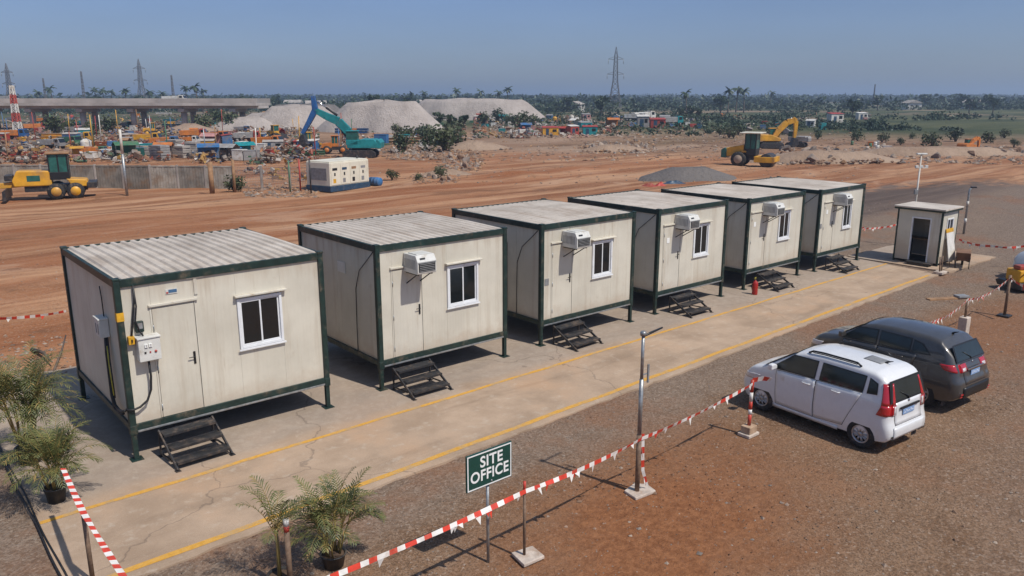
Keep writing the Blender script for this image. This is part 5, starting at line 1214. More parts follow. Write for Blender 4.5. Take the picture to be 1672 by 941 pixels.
# ------------------------------------------------------------------ boulders and rubble
def boulder_mesh(seed):
    rs = random.Random(seed); bm = bmesh.new(); bmesh.ops.create_icosphere(bm, subdivisions=2, radius=.5)
    pl = [(Vector((rs.gauss(0, 1), rs.gauss(0, 1), rs.gauss(0, 1))).normalized(), rs.uniform(.2, .42)) for _ in range(11)]
    for v in bm.verts:
        for n_, d in pl:
            e = v.co.dot(n_)-d
            if e > 0: v.co -= n_*e
        v.co += Vector((rs.uniform(-.02, .02), rs.uniform(-.02, .02), rs.uniform(-.02, .02)))
    me = bpy.data.meshes.new('boulder'); bm.to_mesh(me); bm.free(); return me
bmesh_ = []
for s, mt in enumerate(('rock_grey', 'rock_pale', 'rock_brown', 'rock_grey')): me = boulder_mesh(s); me.materials.append(M_[mt]); bmesh_.append(me)
rr = random.Random(31)
def boulders(n, box, size, label, group):
    for k in range(n):
        px, py = rr.uniform(box[0], box[1]), rr.uniform(box[2], box[3]); p = g(px, py); s = rr.uniform(*size)
        o = bpy.data.objects.new('boulder', bmesh_[rr.choice([0, 0, 1, 2, 3])]); C.objects.link(o); o.location = (p.x, p.y, gzf(p.x, p.y)+s*.22+zoff(p)); o.rotation_euler = (rr.uniform(0, 6), rr.uniform(0, 6), rr.uniform(0, 6)); o.scale = (s*rr.uniform(.8, 1.4), s, s*rr.uniform(.7, 1))
        tag(o, label, 'boulder', group)
ZH = [(g(1352, 264), 7, 1.0), (g(1003, 246), 3.6, .5)]
def zoff(p):
    for c, r_, h in ZH:
        d = (Vector((p.x, p.y))-Vector((c.x, c.y))).length
        if d < r_: return h*.6*(1-d/r_)
    return 0
boulders(26, (1275, 1432, 243, 268), (.45, 1.3), 'rough grey and brown boulder in the line right of the road roller', 'boulders right of the road roller')
boulders(18, (950, 1065, 232, 247), (.4, 1.0), 'grey boulder in the rubble strip in the middle distance', 'boulders in the middle rubble strip')
boulders(12, (722, 780, 228, 275), (.4, 1.1), 'pale boulder at the bend of the red road', 'boulders at the road bend')
boulders(9, (690, 745, 284, 299), (.25, .6), 'small stone on the mound at the edge of the red road', 'stones on the roadside mound')
boulders(14, (1440, 1672, 240, 262), (.5, 1.2), 'brown boulder on the bank at far right', 'boulders at far right')
m = MB(); rr = random.Random(41)
for (x0, x1, y0, y1, n, s0, s1) in ((1270, 1440, 240, 270, 500, .1, .4), (945, 1070, 230, 250, 420, .1, .4), (715, 790, 225, 278, 420, .1, .4), (0, 520, 185, 262, 900, .12, .5), (640, 760, 212, 262, 500, .12, .45), (520, 1250, 224, 262, 900, .05, .3), (60, 1400, 262, 300, 700, .03, .14), (1010, 1420, 205, 245, 500, .08, .35), (770, 1010, 195, 225, 500, .15, .5), (400, 520, 300, 322, 220, .08, .25), (1440, 1672, 236, 268, 300, .12, .4), (1000, 1200, 205, 225, 200, .15, .45), (670, 750, 280, 302, 160, .05, .2)):
    for k in range(n):
        p = g(rr.uniform(x0, x1), y0+(y1-y0)*rr.random()**.8); stone(m, p.x, p.y, gzf(p.x, p.y)+zoff(p), rr.uniform(s0, s1), rr.choice([0, 0, 1, 2, 2, 3, 4]), rr)
o = m.build('rubble', ['rock_grey', 'rock_pale', 'rock_brown', 'timber', 'rock_brown'], fix=False); tag(o, 'broken stone and rubble strewn beyond the red road', kind='stuff')
# scrap and materials heaped between the sheds: far too many pieces to count
m = MB(); rr = random.Random(58)
SC = ['scrap_grey', 'scrap_white', 'scrap_red', 'scrap_blue', 'scrap_orange', 'scrap_green', 'scrap_rust', 'scrap_dark', 'concrete_far', 'scrap_yellow', 'rock_brown', 'scrap_pink']
for (x0, x1, y0, y1, n, s0, s1) in ((0, 520, 182, 268, 6500, .07, .5), (775, 1015, 192, 226, 1500, .1, .6), (560, 760, 205, 250, 900, .08, .45), (1010, 1160, 197, 212, 140, .15, .7), (400, 520, 255, 300, 120, .1, .35), (1150, 1420, 186, 216, 90, .2, .7)):
    cl = [(rr.uniform(x0, x1), rr.uniform(y0, y1), rr.randrange(12)) for _ in range(max(6, n//22))]
    for k in range(n):
        cx_, cy_, ci = rr.choice(cl); p = g(min(x1, max(x0, rr.gauss(cx_, 9))), min(y1, max(y0, rr.gauss(cy_, 2.2)))); a = s0+(s1-s0)*rr.random()**1.7; z = gzf(p.x, p.y)
        m.box((p.x, p.y, z+a*.3+(rr.random()**2)*.8), (a*rr.uniform(.6, 2.2), a*rr.uniform(.3, 1), a*rr.uniform(.1, .8)), rr.uniform(0, 6), ci if rr.random() < .55 else rr.choice([0, 1, 6, 7, 8, 10, rr.randrange(12)]), rr.gauss(0, .35), rr.gauss(0, .35))
o = m.build('scrap', SC, fix=False); tag(o, 'jumbled scrap and building materials covering the yard beyond the fence', kind='stuff')
# broken clods and sticks at the rear corner of the nearest cabin
m = MB(); rr = random.Random(43)
for k in range(150):
    p = g(rr.uniform(0, 108), rr.uniform(545, 615)); stone(m, p.x, p.y, gzf(p.x, p.y), rr.uniform(.02, .09), rr.choice([0, 1, 1, 2]), rr)
o = m.build('clods', ['rock_grey', 'rock_brown', 'rock_pale'], fix=False); tag(o, 'broken red clods on the bank left of the nearest cabin', kind='stuff')
for k, (a, b, lb) in enumerate((((52, 570), (86, 598), 'dark splintered stick lying on the clods left of the nearest cabin'), ((88, 606), (108, 552), 'thin dry branch leaning towards the rear corner of the nearest cabin'))):
    p, q = g(*a), g(*b); p.z = gzf(p.x, p.y)+.03; q.z = gzf(q.x, q.y)+.12
    o = MB().tube([p, p.lerp(q, .5)+Vector((.05, 0, .06)), q], [.05-.02*k, .04-.02*k, .015], 6).build('branch', 'bark'); tag(o, lb, 'branch')

# ------------------------------------------------------------------ the crowded yard beyond the fence
def shed(t, col, rr):
    w, d, h = rr.uniform(2.2, 4.2), rr.uniform(1.8, 2.6), rr.uniform(1.7, 2.4)
    b = MB().bx(-w/2, w/2, -d/2, d/2, 0, h).build('wall', col, t, .02)
    m = MB(); e = .12
    m.prism([(-d/2-e, h-.02), (d/2+e, h+.28), (d/2+e, h+.36), (-d/2-e, h+.06)], -w/2-e, w/2+e, 'yz'); m.build('roof', rr.choice(['paint_white', 'paint_grey', 'paint_red', 'concrete_far']), t)
    MB().bx(-w*.3, -w*.3+.8, -d/2-.03, -d/2-.001, 0, min(1.7, h-.2)).build('door', 'skid_blue', t); MB().bx(w*.12, w*.38, -d/2-.03, -d/2-.001, h*.45, h*.8).build('window', 'glass_dark', t)
def lorry(t, col, rr):
    MB().bx(-3, 2.9, -.5, .5, .65, .9).build('chassis', 'steel_dark', t)
    c = MB().prism([(1.4, .7), (2.9, .7), (2.95, 1.5), (2.6, 2.5), (1.4, 2.55)], -1.05, 1.05, 'xz').build('cab', col, t, .06)
    MB().prism([(2.97, 1.55), (2.99, 1.57), (2.68, 2.42), (2.64, 2.42)], -.95, .95, 'xz').build('windscreen', 'glass_dark', c)
    MB().bx(1.7, 2.5, -1.07, -1.051, 1.6, 2.3).build('side_window', 'glass_dark', c); MB().bx(1.7, 2.5, 1.051, 1.07, 1.6, 2.3).build('side_window', 'glass_dark', c)
    MB().prism([(-3.1, 1.0), (1.25, 1.0), (1.25, 2.3), (-3.3, 2.1)], -1.15, 1.15, 'xz').build('tipper_body', rr.choice([col, 'paint_grey', 'machine_orange']), t, .04)
    for x in (-2.3, -1.2, 2.1):
        for y in (-.9, .9): wheel_solid(t, x, y, .5, .36, 'paint_grey')
def loader(t, col, rr):
    for x in (-1.2, 1.2):
        for y in (-.85, .85): wheel_solid(t, x, y, .62, .45, col)
    MB().bx(-1.6, 1.6, -.6, .6, .6, 1.1).build('chassis', 'steel_dark', t); MB().prism([(-2.1, .9), (-.5, .9), (-.5, 1.75), (-1.9, 1.6)], -.75, .75, 'xz').build('hood', col, t, .05)
    cab(t, -.5, .5, .65, 1.1, 2.7, col, col)
    MB().bar((.7, 0, 1.2), (2.4, 0, .7), .3, .25).build('arm', col, t); MB().prism([(2.2, .2), (3.1, .1), (3.1, .25), (2.5, .45), (2.4, 1.0), (2.2, 1.0)], -1.2, 1.2, 'xz').build('bucket', 'steel_dark', t)
def drum(t, col, rr):
    MB().lathe([(0, 0), (.29, 0), (.3, .02), (.3, .29), (.315, .3), (.3, .31), (.3, .59), (.315, .6), (.3, .61), (.3, .87), (.29, .88), (0, .88)], 16).build('barrel', col, t); MB().lathe([(0, .881), (.05, .881), (.05, .91), (0, .91)], 8, Matrix.Translation((.15, 0, 0))).build('bung', 'steel_dark', t)
def stack(t, col, rr):
    w = rr.uniform(1.2, 2.2); k = rr.randint(3, 6)
    for i in range(k): MB().box((rr.uniform(-.05, .05), rr.uniform(-.05, .05), .15+.27*i), (w, 1.2, .24), rr.uniform(-.04, .04)).build('slab_layer', col, t, .015)
    MB().bx(-w/2, w/2, -.5, -.4, 0, .029).bx(-w/2, w/2, .4, .5, 0, .029).build('bearer', 'timber', t)
def girders(t, col, rr):
    L = rr.uniform(4.5, 7.5)
    for i in range(4):
        z = .1+.42*(i//2); y = -.22+.44*(i % 2); MB().bx(-L/2, L/2, y-.15, y+.15, z, z+.03).bx(-L/2, L/2, y-.015, y+.015, z+.03, z+.33).bx(-L/2, L/2, y-.15, y+.15, z+.33, z+.36).build('girder', col, t)
    for x in (-L*.35, L*.35): MB().bx(x-.08, x+.08, -.5, .5, 0, .099).build('bearer', 'timber', t)
def tent(t, col, rr):
    w, d = rr.uniform(2, 3.2), rr.uniform(1.8, 2.4); h = rr.uniform(1.5, 2.1)
    m = MB().add([(-w/2, -d/2, h), (w/2, -d/2, h), (w/2, 0, h+.5), (-w/2, 0, h+.5), (-w/2, d/2, h), (w/2, d/2, h), (-w/2, d/2, .4), (w/2, d/2, .4)], [(0, 1, 2, 3), (3, 2, 5, 4), (4, 5, 7, 6)])
    o = m.build('awning', col, t, fix=False); so = o.modifiers.new('cloth', 'SOLIDIFY'); so.thickness = .02
    for x in (-w/2+.04, w/2-.04):
        for y in (-d/2+.04, d/2-.04): MB().tube([(x, y, 0), (x, y, h)], .04, 6).build('pole', 'steel_dark', t)
def tank(t, col, rr):
    MB().lathe([(0, 0), (.7, 0), (.72, .1), (.7, .3), (.72, .5), (.7, .8), (.72, 1.0), (.68, 1.2), (.3, 1.45), (.22, 1.5), (0, 1.5)], 20).build('shell', col, t); MB().lathe([(0, 1.5), (.24, 1.5), (.24, 1.56), (0, 1.58)], 14).build('lid', 'black_plastic', t)
def crate(t, col, rr):
    w, d, h = rr.uniform(.9, 1.8), rr.uniform(.8, 1.2), rr.uniform(.7, 1.2); MB().bx(-w/2, w/2, -d/2, d/2, .1, h).build('case', col, t, .02)
    MB().bx(-w/2-.03, w/2+.03, -d/2-.03, d/2+.03, h, h+.06).build('lid', col, t); MB().bx(-w/2, w/2, -d/2, -d/2+.1, 0, .099).bx(-w/2, w/2, d/2-.1, d/2, 0, .099).build('skid', 'timber', t)
KIND = dict(shed=(shed, 'shed'), tipper_lorry=(lorry, 'lorry'), wheel_loader=(loader, 'loader'), oil_drum=(drum, 'drum'), slab_stack=(stack, 'slab stack'), girder_stack=(girders, 'girders'), awning_shelter=(tent, 'shelter'), water_tank=(tank, 'water tank'), site_crate=(crate, 'crate'))
WORD = dict(paint_red='red', paint_blue='blue', paint_white='white', paint_green='green', paint_orange='orange', paint_grey='grey', paint_pink='pinkish', machine_yellow='yellow', machine_teal='teal', machine_blue='deep blue', concrete_far='pale concrete', timber='brown', machine_orange='amber')
rr = random.Random(101); items = []
def it(kind, col, px, py, sc=1.0, rz=None, where='the yard beyond the panel fence'): items.append((kind, col, px, py, sc, rz, where))
L1 = 'behind the panel fence'; L2 = 'under the flyover'; L3 = 'right of the far gravel piles'
for px, py, k, c in ((215, 243, 'girder_stack', 'paint_red'), (165, 240, 'girder_stack', 'paint_orange'), (262, 246, 'girder_stack', 'paint_red'), (335, 226, 'girder_stack', 'paint_red'), (388, 230, 'girder_stack', 'paint_red'), (40, 258, 'girder_stack', 'paint_red'),
    (352, 232, 'tipper_lorry', 'paint_orange'), (405, 230, 'tipper_lorry', 'paint_red'), (318, 228, 'tipper_lorry', 'paint_red'), (438, 240, 'tipper_lorry', 'machine_orange'), (250, 222, 'wheel_loader', 'machine_yellow'), (505, 244, 'wheel_loader', 'machine_yellow'), (548, 250, 'wheel_loader', 'machine_orange'), (450, 226, 'wheel_loader', 'machine_yellow'), (60, 214, 'tipper_lorry', 'paint_red'), (25, 228, 'tipper_lorry', 'machine_blue'), (130, 232, 'tipper_lorry', 'machine_yellow'),
    (175, 256, 'site_crate', 'paint_white'), (150, 258, 'site_crate', 'paint_white'), (255, 258, 'slab_stack', 'concrete_far'), (275, 256, 'slab_stack', 'concrete_far'), (296, 258, 'slab_stack', 'concrete_far'), (316, 254, 'slab_stack', 'concrete_far'), (332, 259, 'slab_stack', 'paint_grey'), (240, 252, 'slab_stack', 'concrete_far'), (286, 248, 'slab_stack', 'concrete_far'), (350, 252, 'slab_stack', 'paint_grey'), (262, 262, 'slab_stack', 'paint_grey'),
    (342, 263, 'awning_shelter', 'paint_blue'), (374, 260, 'awning_shelter', 'paint_grey'), (400, 256, 'awning_shelter', 'machine_teal'), (355, 258, 'site_crate', 'paint_white'), (392, 262, 'site_crate', 'paint_white'), (412, 262, 'site_crate', 'paint_grey'), (425, 250, 'site_crate', 'paint_white'), (208, 262, 'awning_shelter', 'paint_green'), (195, 250, 'site_crate', 'paint_green'), (232, 258, 'site_crate', 'cab_green')):
    it(k, c, px, py, {'tipper_lorry': .6, 'girder_stack': .75, 'wheel_loader': .72, 'awning_shelter': .7}.get(k, .9), None, L1)
WORD['cab_green'] = 'dark green'
cols = ['paint_red', 'paint_blue', 'paint_white', 'paint_green', 'paint_orange', 'paint_grey', 'paint_pink', 'machine_yellow', 'machine_teal', 'timber', 'paint_white', 'paint_blue']
for k in range(80):
    px = rr.uniform(2, 505); py = 184+76*rr.random()**.8; kd = rr.choice(['site_crate', 'site_crate', 'shed', 'shed', 'awning_shelter', 'slab_stack', 'water_tank', 'tipper_lorry', 'girder_stack', 'oil_drum'])
    if 60 < px < 140 and py > 245: py -= 20
    it(kd, rr.choice(cols), px, py, rr.uniform(.55, .85)*(.7 if kd in ('shed', 'tipper_lorry') else 1), None, L1 if py > 214 else L2)
for k in range(34):
    px = rr.uniform(765, 1010); py = rr.uniform(190, 223); it(rr.choice(['shed', 'site_crate', 'awning_shelter', 'tipper_lorry', 'water_tank', 'slab_stack', 'site_crate']), rr.choice(cols), px, py, rr.uniform(.6, .9), None, L3)
for px, py, k, c in ((918, 219, 'awning_shelter', 'paint_red'), (935, 220, 'shed', 'paint_red'), (898, 220, 'shed', 'machine_yellow'), (963, 220, 'shed', 'machine_teal'), (955, 212, 'shed', 'machine_teal'), (1000, 205, 'awning_shelter', 'paint_red')): it(k, c, px, py, .62, None, L3)
for k in range(16):
    px = rr.uniform(1010, 1150); py = rr.uniform(197, 210); it(rr.choice(['site_crate', 'shed', 'site_crate', 'tipper_lorry', 'slab_stack']), rr.choice(cols), px, py, rr.uniform(.7, 1.0), None, 'beyond the haul road')
for k in range(14):
    px = rr.uniform(1160, 1420); py = rr.uniform(186, 214); it(rr.choice(['site_crate', 'shed', 'site_crate', 'slab_stack']), rr.choice(cols), px, py, rr.uniform(.6, .9), None, 'on the plain behind the yellow excavator')
for k in range(44):
    px = rr.uniform(2, 505); py = 192+66*rr.random()**.8; it(rr.choice(['site_crate', 'awning_shelter', 'tipper_lorry', 'water_tank', 'oil_drum', 'shed', 'slab_stack']), rr.choice(cols+['paint_red', 'machine_teal']), px, py, rr.uniform(.45, .65), None, L1 if py > 214 else L2)
for k in range(20):
    px = rr.uniform(560, 700); py = rr.uniform(203, 243); it(rr.choice(['site_crate', 'oil_drum', 'slab_stack', 'site_crate', 'girder_stack']), rr.choice(cols), px, py, rr.uniform(.8, 1.1), None, 'below the near gravel pile')
for k in range(8):
    px = rr.uniform(1380, 1460); py = rr.uniform(236, 246); it(rr.choice(['site_crate', 'oil_drum']), rr.choice(['paint_green', 'paint_grey', 'paint_white', 'paint_orange']), px, py, rr.uniform(.5, .7), None, 'behind the boulder line')
grp = {}
for e in items: grp.setdefault((e[0], e[1], e[6]), []).append(e)
for (kd, col, where), es in grp.items():
    es.sort(key=lambda e: e[2]); noun = kd.replace('_', ' ')
    for i, (_, _, px, py, sc_, rz, _) in enumerate(es):
        p = g(px, py); lb = 'the only %s %s %s' % (WORD[col], noun, where) if len(es) == 1 else '%s of the %s %ss %s' % (ordl(i, len(es)), WORD[col], noun, where)
        t = thing(kd, lb, KIND[kd][1], (p.x, p.y, gzf(p.x, p.y)), RV+rr.gauss(0, .35) if rz is None else rz, noun+'s '+where)
        t.scale = (sc_, sc_, sc_); KIND[kd][0](t, col, rr)

# ------------------------------------------------------------------ flyover
A, B = g(0, 210), g(400, 210); A.z = B.z = 0; d = (B-A).normalized(); A = A-d*34; L = (B-A).length+4; rz = face(A, B)
t = thing('flyover', 'long pale concrete flyover crossing the background at left', 'bridge', (A.x, A.y, 0), rz)
MB().bx(0, L, -4.5, 4.5, 4.35, 4.9).build('deck', 'bridge_grey', t, .05)
MB().bx(0, L, -3.2, 3.2, 3.85, 4.349).build('girder', 'bridge_grey', t)
for y in (-4.5, 4.25): MB().bx(0, L, y, y+.25, 4.9, 5.72).build('parapet', 'bridge_grey', t)
MB().bx(0, L, -4.2, 4.2, 4.901, 4.95).build('road_surface', 'paint_grey', t)
for k in range(9):
    x = 3+k*(L-8)/8
    MB().bx(x-.6, x+.6, -3.6, 3.6, 3.2, 3.849).build('pier_head', 'bridge_grey', t, .05)
    for y in (-2.2, 2.2): MB().tube([(x, y, -.3), (x, y, 3.2)], .55, 14).build('pier', 'bridge_grey', t)
c = A+d*(L+7); heap('embankment', 'earth ramp carrying the road off the right end of the flyover', 'embankment', Vector((c.x, c.y, 0)), 10, 6.5, 4.3, .5, rz, 'aggregate', 15)
for k, (u, col, lb) in enumerate(((.42, 'paint_white', 'white lorry driving on the flyover, leftmost of two'), (.8, 'paint_white', 'white lorry driving on the flyover, rightmost of two'))):
    p = A+d*(L*u); t = thing('tipper_lorry', lb, 'lorry', (p.x, p.y, 4.96), rz, 'lorries on the flyover'); lorry(t, col, rr); t.scale = (.7, .7, .55)

# ------------------------------------------------------------------ pylons and masts
def lattice(m, w0, w1, z0, z1, n, th):
    for i in range(n):
        a, b = z0+(z1-z0)*i/n, z0+(z1-z0)*(i+1)/n; wa, wb = w0+(w1-w0)*i/n, w0+(w1-w0)*(i+1)/n
        ca = [(-wa, -wa, a), (wa, -wa, a), (wa, wa, a), (-wa, wa, a)]; cb = [(-wb, -wb, b), (wb, -wb, b), (wb, wb, b), (-wb, wb, b)]
        for k in range(4):
            m.bar(ca[k], cb[k], th, th); m.bar(ca[k], cb[(k+1) % 4], th*.6, th*.6); m.bar(ca[(k+1) % 4], cb[k], th*.6, th*.6); m.bar(cb[k], cb[(k+1) % 4], th*.6, th*.6)
def pylon(label, px, ytop, D, th=.22):
    p = at_depth(px, 157, D); z = at_depth(px, ytop, D).z; t = thing('pylon', label, 'pylon', (p.x, p.y, -.3), RV, 'power pylons on the plain'); H = z+.3; s = H/31
    m = MB(); lattice(m, 3.2*s, 1.2*s, 0, H*.45, 5, th); lattice(m, 1.2*s, .75*s, H*.45, H*.86, 6, th*.85); lattice(m, .75*s, .08, H*.86, H, 2, th*.7); m.build('tower', 'pylon_steel', t)
    for zz, w in ((.56, 4.3*s), (.80, 3.9*s)):
        m = MB(); z_ = H*zz
        for sd in (-1, 1):
            for y in (-.6, .6): m.bar((sd*.8*s, y, z_), (sd*w, 0, z_+.2), th*.8, th*.8); m.bar((sd*.8*s, y, z_+1.4*s), (sd*w, 0, z_+.25), th*.6, th*.6)
        m.build('cross_arm', 'pylon_steel', t); m = MB()
        for sd in (-1, 1): m.tube([(sd*w, 0, z_), (sd*w, 0, z_-2.2*s)], .12, 6)
        m.build('insulator', 'galvanised', t)
    return t
pylon('tall steel pylon standing clear on the horizon right of centre', 1004, 78, 400)
pylon('steel pylon on the horizon behind the middle of the flyover', 232, 97, 420)
pylon('steel pylon near the left frame edge beyond the flyover', 17, 104, 360)
def mast(label, px, ytop, D, mats, w=.5):
    p = at_depth(px, 157, D); H = at_depth(px, ytop, D).z+.3; t = thing('lattice_mast', label, 'mast', (p.x, p.y, -.3), RV, 'lattice masts'); n = len(mats)
    for k, mt in enumerate(mats): m = MB(); lattice(m, w*(1-.6*k/n), w*(1-.6*(k+1)/n), H*k/n, H*(k+1)/n, 2, .13); m.build('mast_section', mt, t)
mast('red and white lattice mast in the clutter at the left frame edge', 21, 140, 118, ['mast_red', 'paint_white', 'mast_red', 'paint_white', 'mast_red', 'paint_white'], .5)
mast('thin dark mast left of the flyover on the skyline', 74, 128, 380, ['pylon_steel']*3, .5)
mast('thin dark mast on the skyline, left of the middle pylon', 137, 117, 380, ['pylon_steel']*3, .6)
mast('thin dark mast on the skyline, right of the middle pylon', 283, 123, 380, ['pylon_steel']*3, .6)
mast('thinnest pale mast far right of the tall pylon', 1427, 138, 420, ['pylon_steel']*2, .35)

# ------------------------------------------------------------------ trees of the plain
def palm_tree(seed):
    rr = random.Random(seed); s, f = MB(), MB(); h = 8.2; bend = rr.uniform(-.8, .8)
    s.tube([(bend*(k/6)**2, 0, h*k/6) for k in range(7)], [.26-.02*k for k in range(7)], 8)
    for k in range(17):
        az = k*2.4+rr.uniform(-.2, .2); el = rr.uniform(-.5, 1.2); L = rr.uniform(2.0, 2.9); d = Vector((math.cos(az)*math.cos(el), math.sin(az)*math.cos(el), math.sin(el))); p = Vector((bend, 0, h)); pts = [p.copy()]
        for j in range(6): d = (d+Vector((0, 0, -.22))).normalized(); p = p+d*L/6; pts.append(p.copy())
        for j in range(6):
            t_ = (pts[j+1]-pts[j]).normalized(); sd = t_.cross(Vector((0, 0, 1))).normalized()
            for q in (-1, 1):
                w = .62*(1-abs(j-2.2)/5.5); f.add([pts[j], pts[j+1], pts[j+1]+sd*q*w*.8+Vector((0, 0, -w*.55)), pts[j]+sd*q*w*.9+Vector((0, 0, -w*.5))], [(0, 1, 2, 3)])
    return f, s
def tree_mesh(seed, h=7.5, w=3.4, n=520, size=.5, lobes=11):
    rr = random.Random(seed); f, s = MB(), MB(); s.tube([(0, 0, -.4), (.1, 0, h*.25), (.0, .1, h*.5), (.1, 0, h*.75)], [.3, .24, .17, .06], 8)
    for k in range(lobes):
        a = k*2.4+rr.uniform(-.5, .5); d = w*rr.uniform(.15, .68); z = h*rr.uniform(.38, .88); rad = w*rr.uniform(.25, .42)
        s.tube([(0, 0, h*.32), (math.cos(a)*d*.5, math.sin(a)*d*.5, (h*.3+z)/2), (math.cos(a)*d, math.sin(a)*d, z)], [.12, .08, .03], 5)
        leaves(f, (math.cos(a)*d, math.sin(a)*d, z), (rad, rad, rad*.75), n//lobes, size, rr)
    return f, s
palms = [Copies(plant('palm_tree', 'palm', 'palm tree', 'palm trees on the plain', *palm_tree(s), 'tree_leaf', 'crown', 'trunk')) for s in (1, 2, 3)]
trees = [Copies(plant('tree', 'tree', 'tree', 'trees on the plain', *tree_mesh(s), 'tree_leaf', 'crown', 'trunk')) for s in (4, 5, 6, 7)]
rr = random.Random(5)
def far_place(cp, px, ytop, D, H, lb):
    p = at_depth(px, 157, D); z = at_depth(px, ytop, D).z; z0 = gzf(p.x, p.y); cp.put((p.x, p.y, z0), rr.uniform(0, 6), max(.25, (z-z0)/H), lb)
P1 = sorted([(1190, 143, 300), (1203, 141, 310), (1216, 144, 305)]); 
for i, a in enumerate(P1): far_place(palms[i], *a, 9.2, '%s of the three palms grouped right of the tall pylon' % ordl(i, 3))
far_place(palms[0], 1122, 147, 250, 9.2, 'lone palm between the tall pylon and the group of three palms')
P2 = sorted([(747, 144, 380), (783, 146, 400), (812, 147, 390), (829, 142, 370), (690, 148, 400), (672, 150, 400), (1258, 150, 420)])
for i, (px, yt, D) in enumerate(P2[:-1]): far_place(palms[i % 3], px, yt, D, 9.2, '%s of the six palms on the skyline above the gravel piles' % ordl(i, 6))
far_place(palms[1], 1258, 148, 420, 9.2, 'solitary palm on the skyline above the road roller')
P3 = [(157, 143), (168, 144), (182, 146), (205, 144), (243, 146), (262, 148), (304, 140), (322, 137), (333, 145), (86, 140), (60, 147)]; P3.sort()
for i, (px, yt) in enumerate(P3): far_place(palms[i % 3], px, yt, rr.uniform(330, 420), 9.2, '%s of the eleven palms on the skyline behind the flyover' % ordl(i, 11))
T1 = sorted([(rr.uniform(600, 1660), rr.uniform(149, 156), rr.uniform(230, 420)) for _ in range(20)])
for i, (px, yt, D) in enumerate(T1): far_place(trees[i % 4], px, yt, D, 8.2, '%s of the twenty bushy trees rising along the far tree belt' % ordl(i, 20))
T2 = sorted([(rr.uniform(5, 520), rr.uniform(150, 156), rr.uniform(260, 400)) for _ in range(14)])
for i, (px, yt, D) in enumerate(T2): far_place(trees[i % 4], px, yt, D, 8.2, '%s of the fourteen bushy trees behind the flyover' % ordl(i, 14))
T3 = sorted([(700, 196, 140), (715, 192, 145), (735, 195, 142), (756, 197, 139), (1128, 176, 225), (1112, 178, 230), (1142, 178, 220)])
for i, (px, yt, D) in enumerate(T3[:4]): far_place(trees[i % 4], px, yt-14, D, 8.2, '%s of the four dark trees between the two pale gravel piles' % ordl(i, 4))
for i, (px, yt, D) in enumerate(T3[4:]): far_place(trees[i % 4], px, yt-6, D, 8.2, '%s of the three low trees below the lone palm' % ordl(i, 3))
# the belts of woodland and scrub far out read as one mass
m = MB(); rr = random.Random(66); rows = []
while len(rows) < 520:     # hedgerows and copses: strips lying across the view
    D = 128+1800*rr.random()**1.6; px = rr.uniform(-300, 1970)
    if px < 880 and D < 270: D += 150
    if px > 1400 and D < 300 and rr.random() < .3: continue
    rows.append((D, px, rr.uniform(8, 38)*(.6+D/500)))
for D, px, ln in rows:
    c = at_depth(px, 157, D); n = int(6+ln*.42)
    hh0 = rr.uniform(.5, 1.5) if D < 190 else rr.uniform(.9, 2.2) if D < 300 else rr.uniform(2.0, 5.2) if D < 420 else rr.uniform(4.2, 7.6)*(1+max(0, D-700)/2500)
    for k in range(n):
        u = rr.uniform(-.5, .5)*ln; v = rr.gauss(0, 2+ln*.06); q = c+Vector((_r[0]*u-_r[1]*v, _r[1]*u+_r[0]*v, 0)); z = gzf(q.x, q.y); hh = hh0*rr.uniform(.55, 1.15); w = hh*rr.uniform(.7, 1.5)
        leaves(m, (q.x, q.y, z+hh*.45), (w, w*.8, hh*.55), 22 if D < 420 else 14, (.2+.13*hh)*min(1.6, .6+D/700), rr)
o = m.build('woodland', 'far_leaf', fix=False); tag(o, 'hazy belts of scrub and woodland across the far plain', kind='stuff')
# a few pale houses in the trees
for k, (px, D) in enumerate(((478, 400), (515, 330), (690, 420), (672, 425), (940, 330), (1490, 360), (1590, 380))):
    p = at_depth(px, 157, D); t = thing('far_house', ['white house in the trees, just left of the excavator bucket', 'white house hidden behind the excavator stick', 'white house on the skyline above the gap between the piles', 'white house with grey roof left of that gap', 'pale house in the green belt left of the tall pylon', 'white house in the trees above the grey lot', 'white house farthest right in the trees'][k], 'house', (p.x, p.y, gzf(p.x, p.y)), RV+.3*k, 'houses in the far trees')
    MB().bx(-4, 4, -3, 3, -.2, 3).build('wall', 'paint_white', t); MB().prism([(-3.4, 2.95), (0, 4.3), (3.4, 2.95)], -4.4, 4.4, 'yz').build('roof', 'concrete_far', t)
    m = MB()
    for x in (-2.4, 0, 2.4): m.bx(x-.5, x+.5, -3.05, -3.001, 1, 2.2)
    m.build('window', 'glass_dark', t)
# ------------------------------------------------------------------ light, air and camera
SUN = Vector((.20, -1.0, 1.45)).normalized()
ld = bpy.data.lights.new('sun', 'SUN'); ld.energy = SUN_E; ld.angle = R(1.0); ld.color = (1, .95, .87)
lo = bpy.data.objects.new('sun', ld); C.objects.link(lo); lo.rotation_euler = SUN.to_track_quat('Z', 'Y').to_euler(); lo.location = (0, -20, 30)
w = bpy.data.worlds.new('World'); bpy.context.scene.world = w; w.use_nodes = True
nt = w.node_tree; bg = nt.nodes['Background']
sky = nt.nodes.new('ShaderNodeTexSky'); sky.sky_type = 'NISHITA'; sky.sun_disc = False
sky.sun_elevation = math.asin(SUN.z); sky.sun_rotation = math.atan2(SUN.x, SUN.y)
sky.altitude = 50; sky.air_density = SKY_AIR; sky.dust_density = SKY_DUST; sky.ozone_density = SKY_OZ
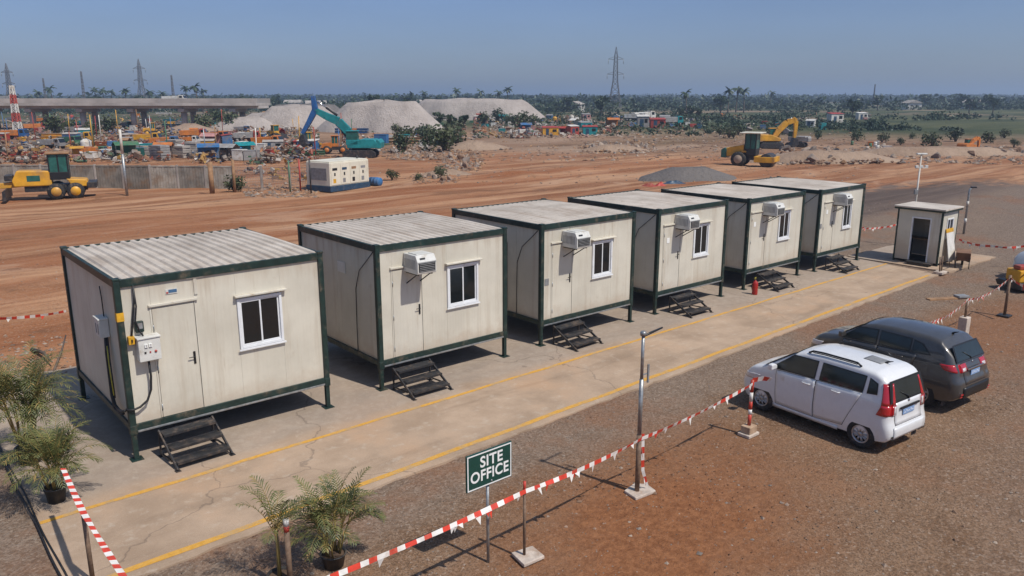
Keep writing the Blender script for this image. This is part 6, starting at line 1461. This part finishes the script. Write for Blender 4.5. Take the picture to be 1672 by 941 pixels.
# dust in the low air dims and blues the sky towards the horizon
tc = nt.nodes.new('ShaderNodeTexCoord'); sp = nt.nodes.new('ShaderNodeSeparateXYZ'); nt.links.new(tc.outputs['Generated'], sp.inputs[0])
rp = nt.nodes.new('ShaderNodeValToRGB'); nt.links.new(sp.outputs[2], rp.inputs[0]); el = rp.color_ramp.elements
el[0].position = 0; el[0].color = (*SKY_LOW, 1); el[1].position = .6; el[1].color = (1, 1, 1, 1); e = el.new(.14); e.color = (*SKY_MID, 1)
ml = nt.nodes.new('ShaderNodeMix'); ml.data_type = 'RGBA'; ml.blend_type = 'MULTIPLY'; ml.inputs[0].default_value = 1
nt.links.new(sky.outputs[0], ml.inputs[6]); nt.links.new(rp.outputs[0], ml.inputs[7]); nz = nt.nodes.new('ShaderNodeTexNoise'); nz.inputs['Scale'].default_value = 3.0; nz.inputs['Detail'].default_value = 5
mpn = nt.nodes.new('ShaderNodeMapping'); mpn.inputs['Scale'].default_value = (1, 1, 5); nt.links.new(tc.outputs['Generated'], mpn.inputs[0]); nt.links.new(mpn.outputs[0], nz.inputs[0])
mr = nt.nodes.new('ShaderNodeMapRange'); mr.inputs[1].default_value = .3; mr.inputs[2].default_value = .7; mr.inputs[3].default_value = .95; mr.inputs[4].default_value = 1.05; nt.links.new(nz.outputs[0], mr.inputs[0])
mm_ = nt.nodes.new('ShaderNodeVectorMath'); mm_.operation = 'SCALE'; nt.links.new(ml.outputs[2], mm_.inputs[0]); nt.links.new(mr.outputs[0], mm_.inputs['Scale'])
nt.links.new(mm_.outputs[0], bg.inputs[0])
bg.inputs[1].default_value = SKY_E
hm = bpy.data.materials.new('air'); hm.use_nodes = True; hm.node_tree.nodes.clear()
pv = hm.node_tree.nodes.new('ShaderNodeVolumePrincipled'); pv.inputs['Density'].default_value = HAZE; pv.inputs['Color'].default_value = (.60, .75, .96, 1)
pv.inputs['Anisotropy'].default_value = .2
ho = hm.node_tree.nodes.new('ShaderNodeOutputMaterial'); hm.node_tree.links.new(pv.outputs[0], ho.inputs[1])
if HAZE > 0:
    o = MB().bx(-6200, 6200, -6200, 6200, -8, 48).build('haze', hm); tag(o, 'pale dust haze over the site and the plain', kind='stuff')
cd = bpy.data.cameras.new('camera'); co = bpy.data.objects.new('camera', cd); C.objects.link(co)
cd.sensor_width = 36; cd.sensor_fit = 'HORIZONTAL'; cd.lens = F_PX/1672*36; cd.clip_end = 20000; cd.clip_start = .1
Mx = Matrix(((_r[0], _u[0], -_fw[0], CAM[0]), (_r[1], _u[1], -_fw[1], CAM[1]), (_r[2], _u[2], -_fw[2], CAM[2]), (0, 0, 0, 1)))
co.matrix_world = Mx
sc = bpy.context.scene; sc.camera = co
sc.view_settings.view_transform = 'Standard'; sc.view_settings.look = 'None'; sc.view_settings.gamma = 1; sc.view_settings.exposure = EXPO
sc.view_settings.use_curve_mapping = False
sc.render.engine = 'CYCLES'; sc.cycles.max_bounces = 6; sc.cycles.volume_bounces = 0; sc.cycles.use_denoising = True
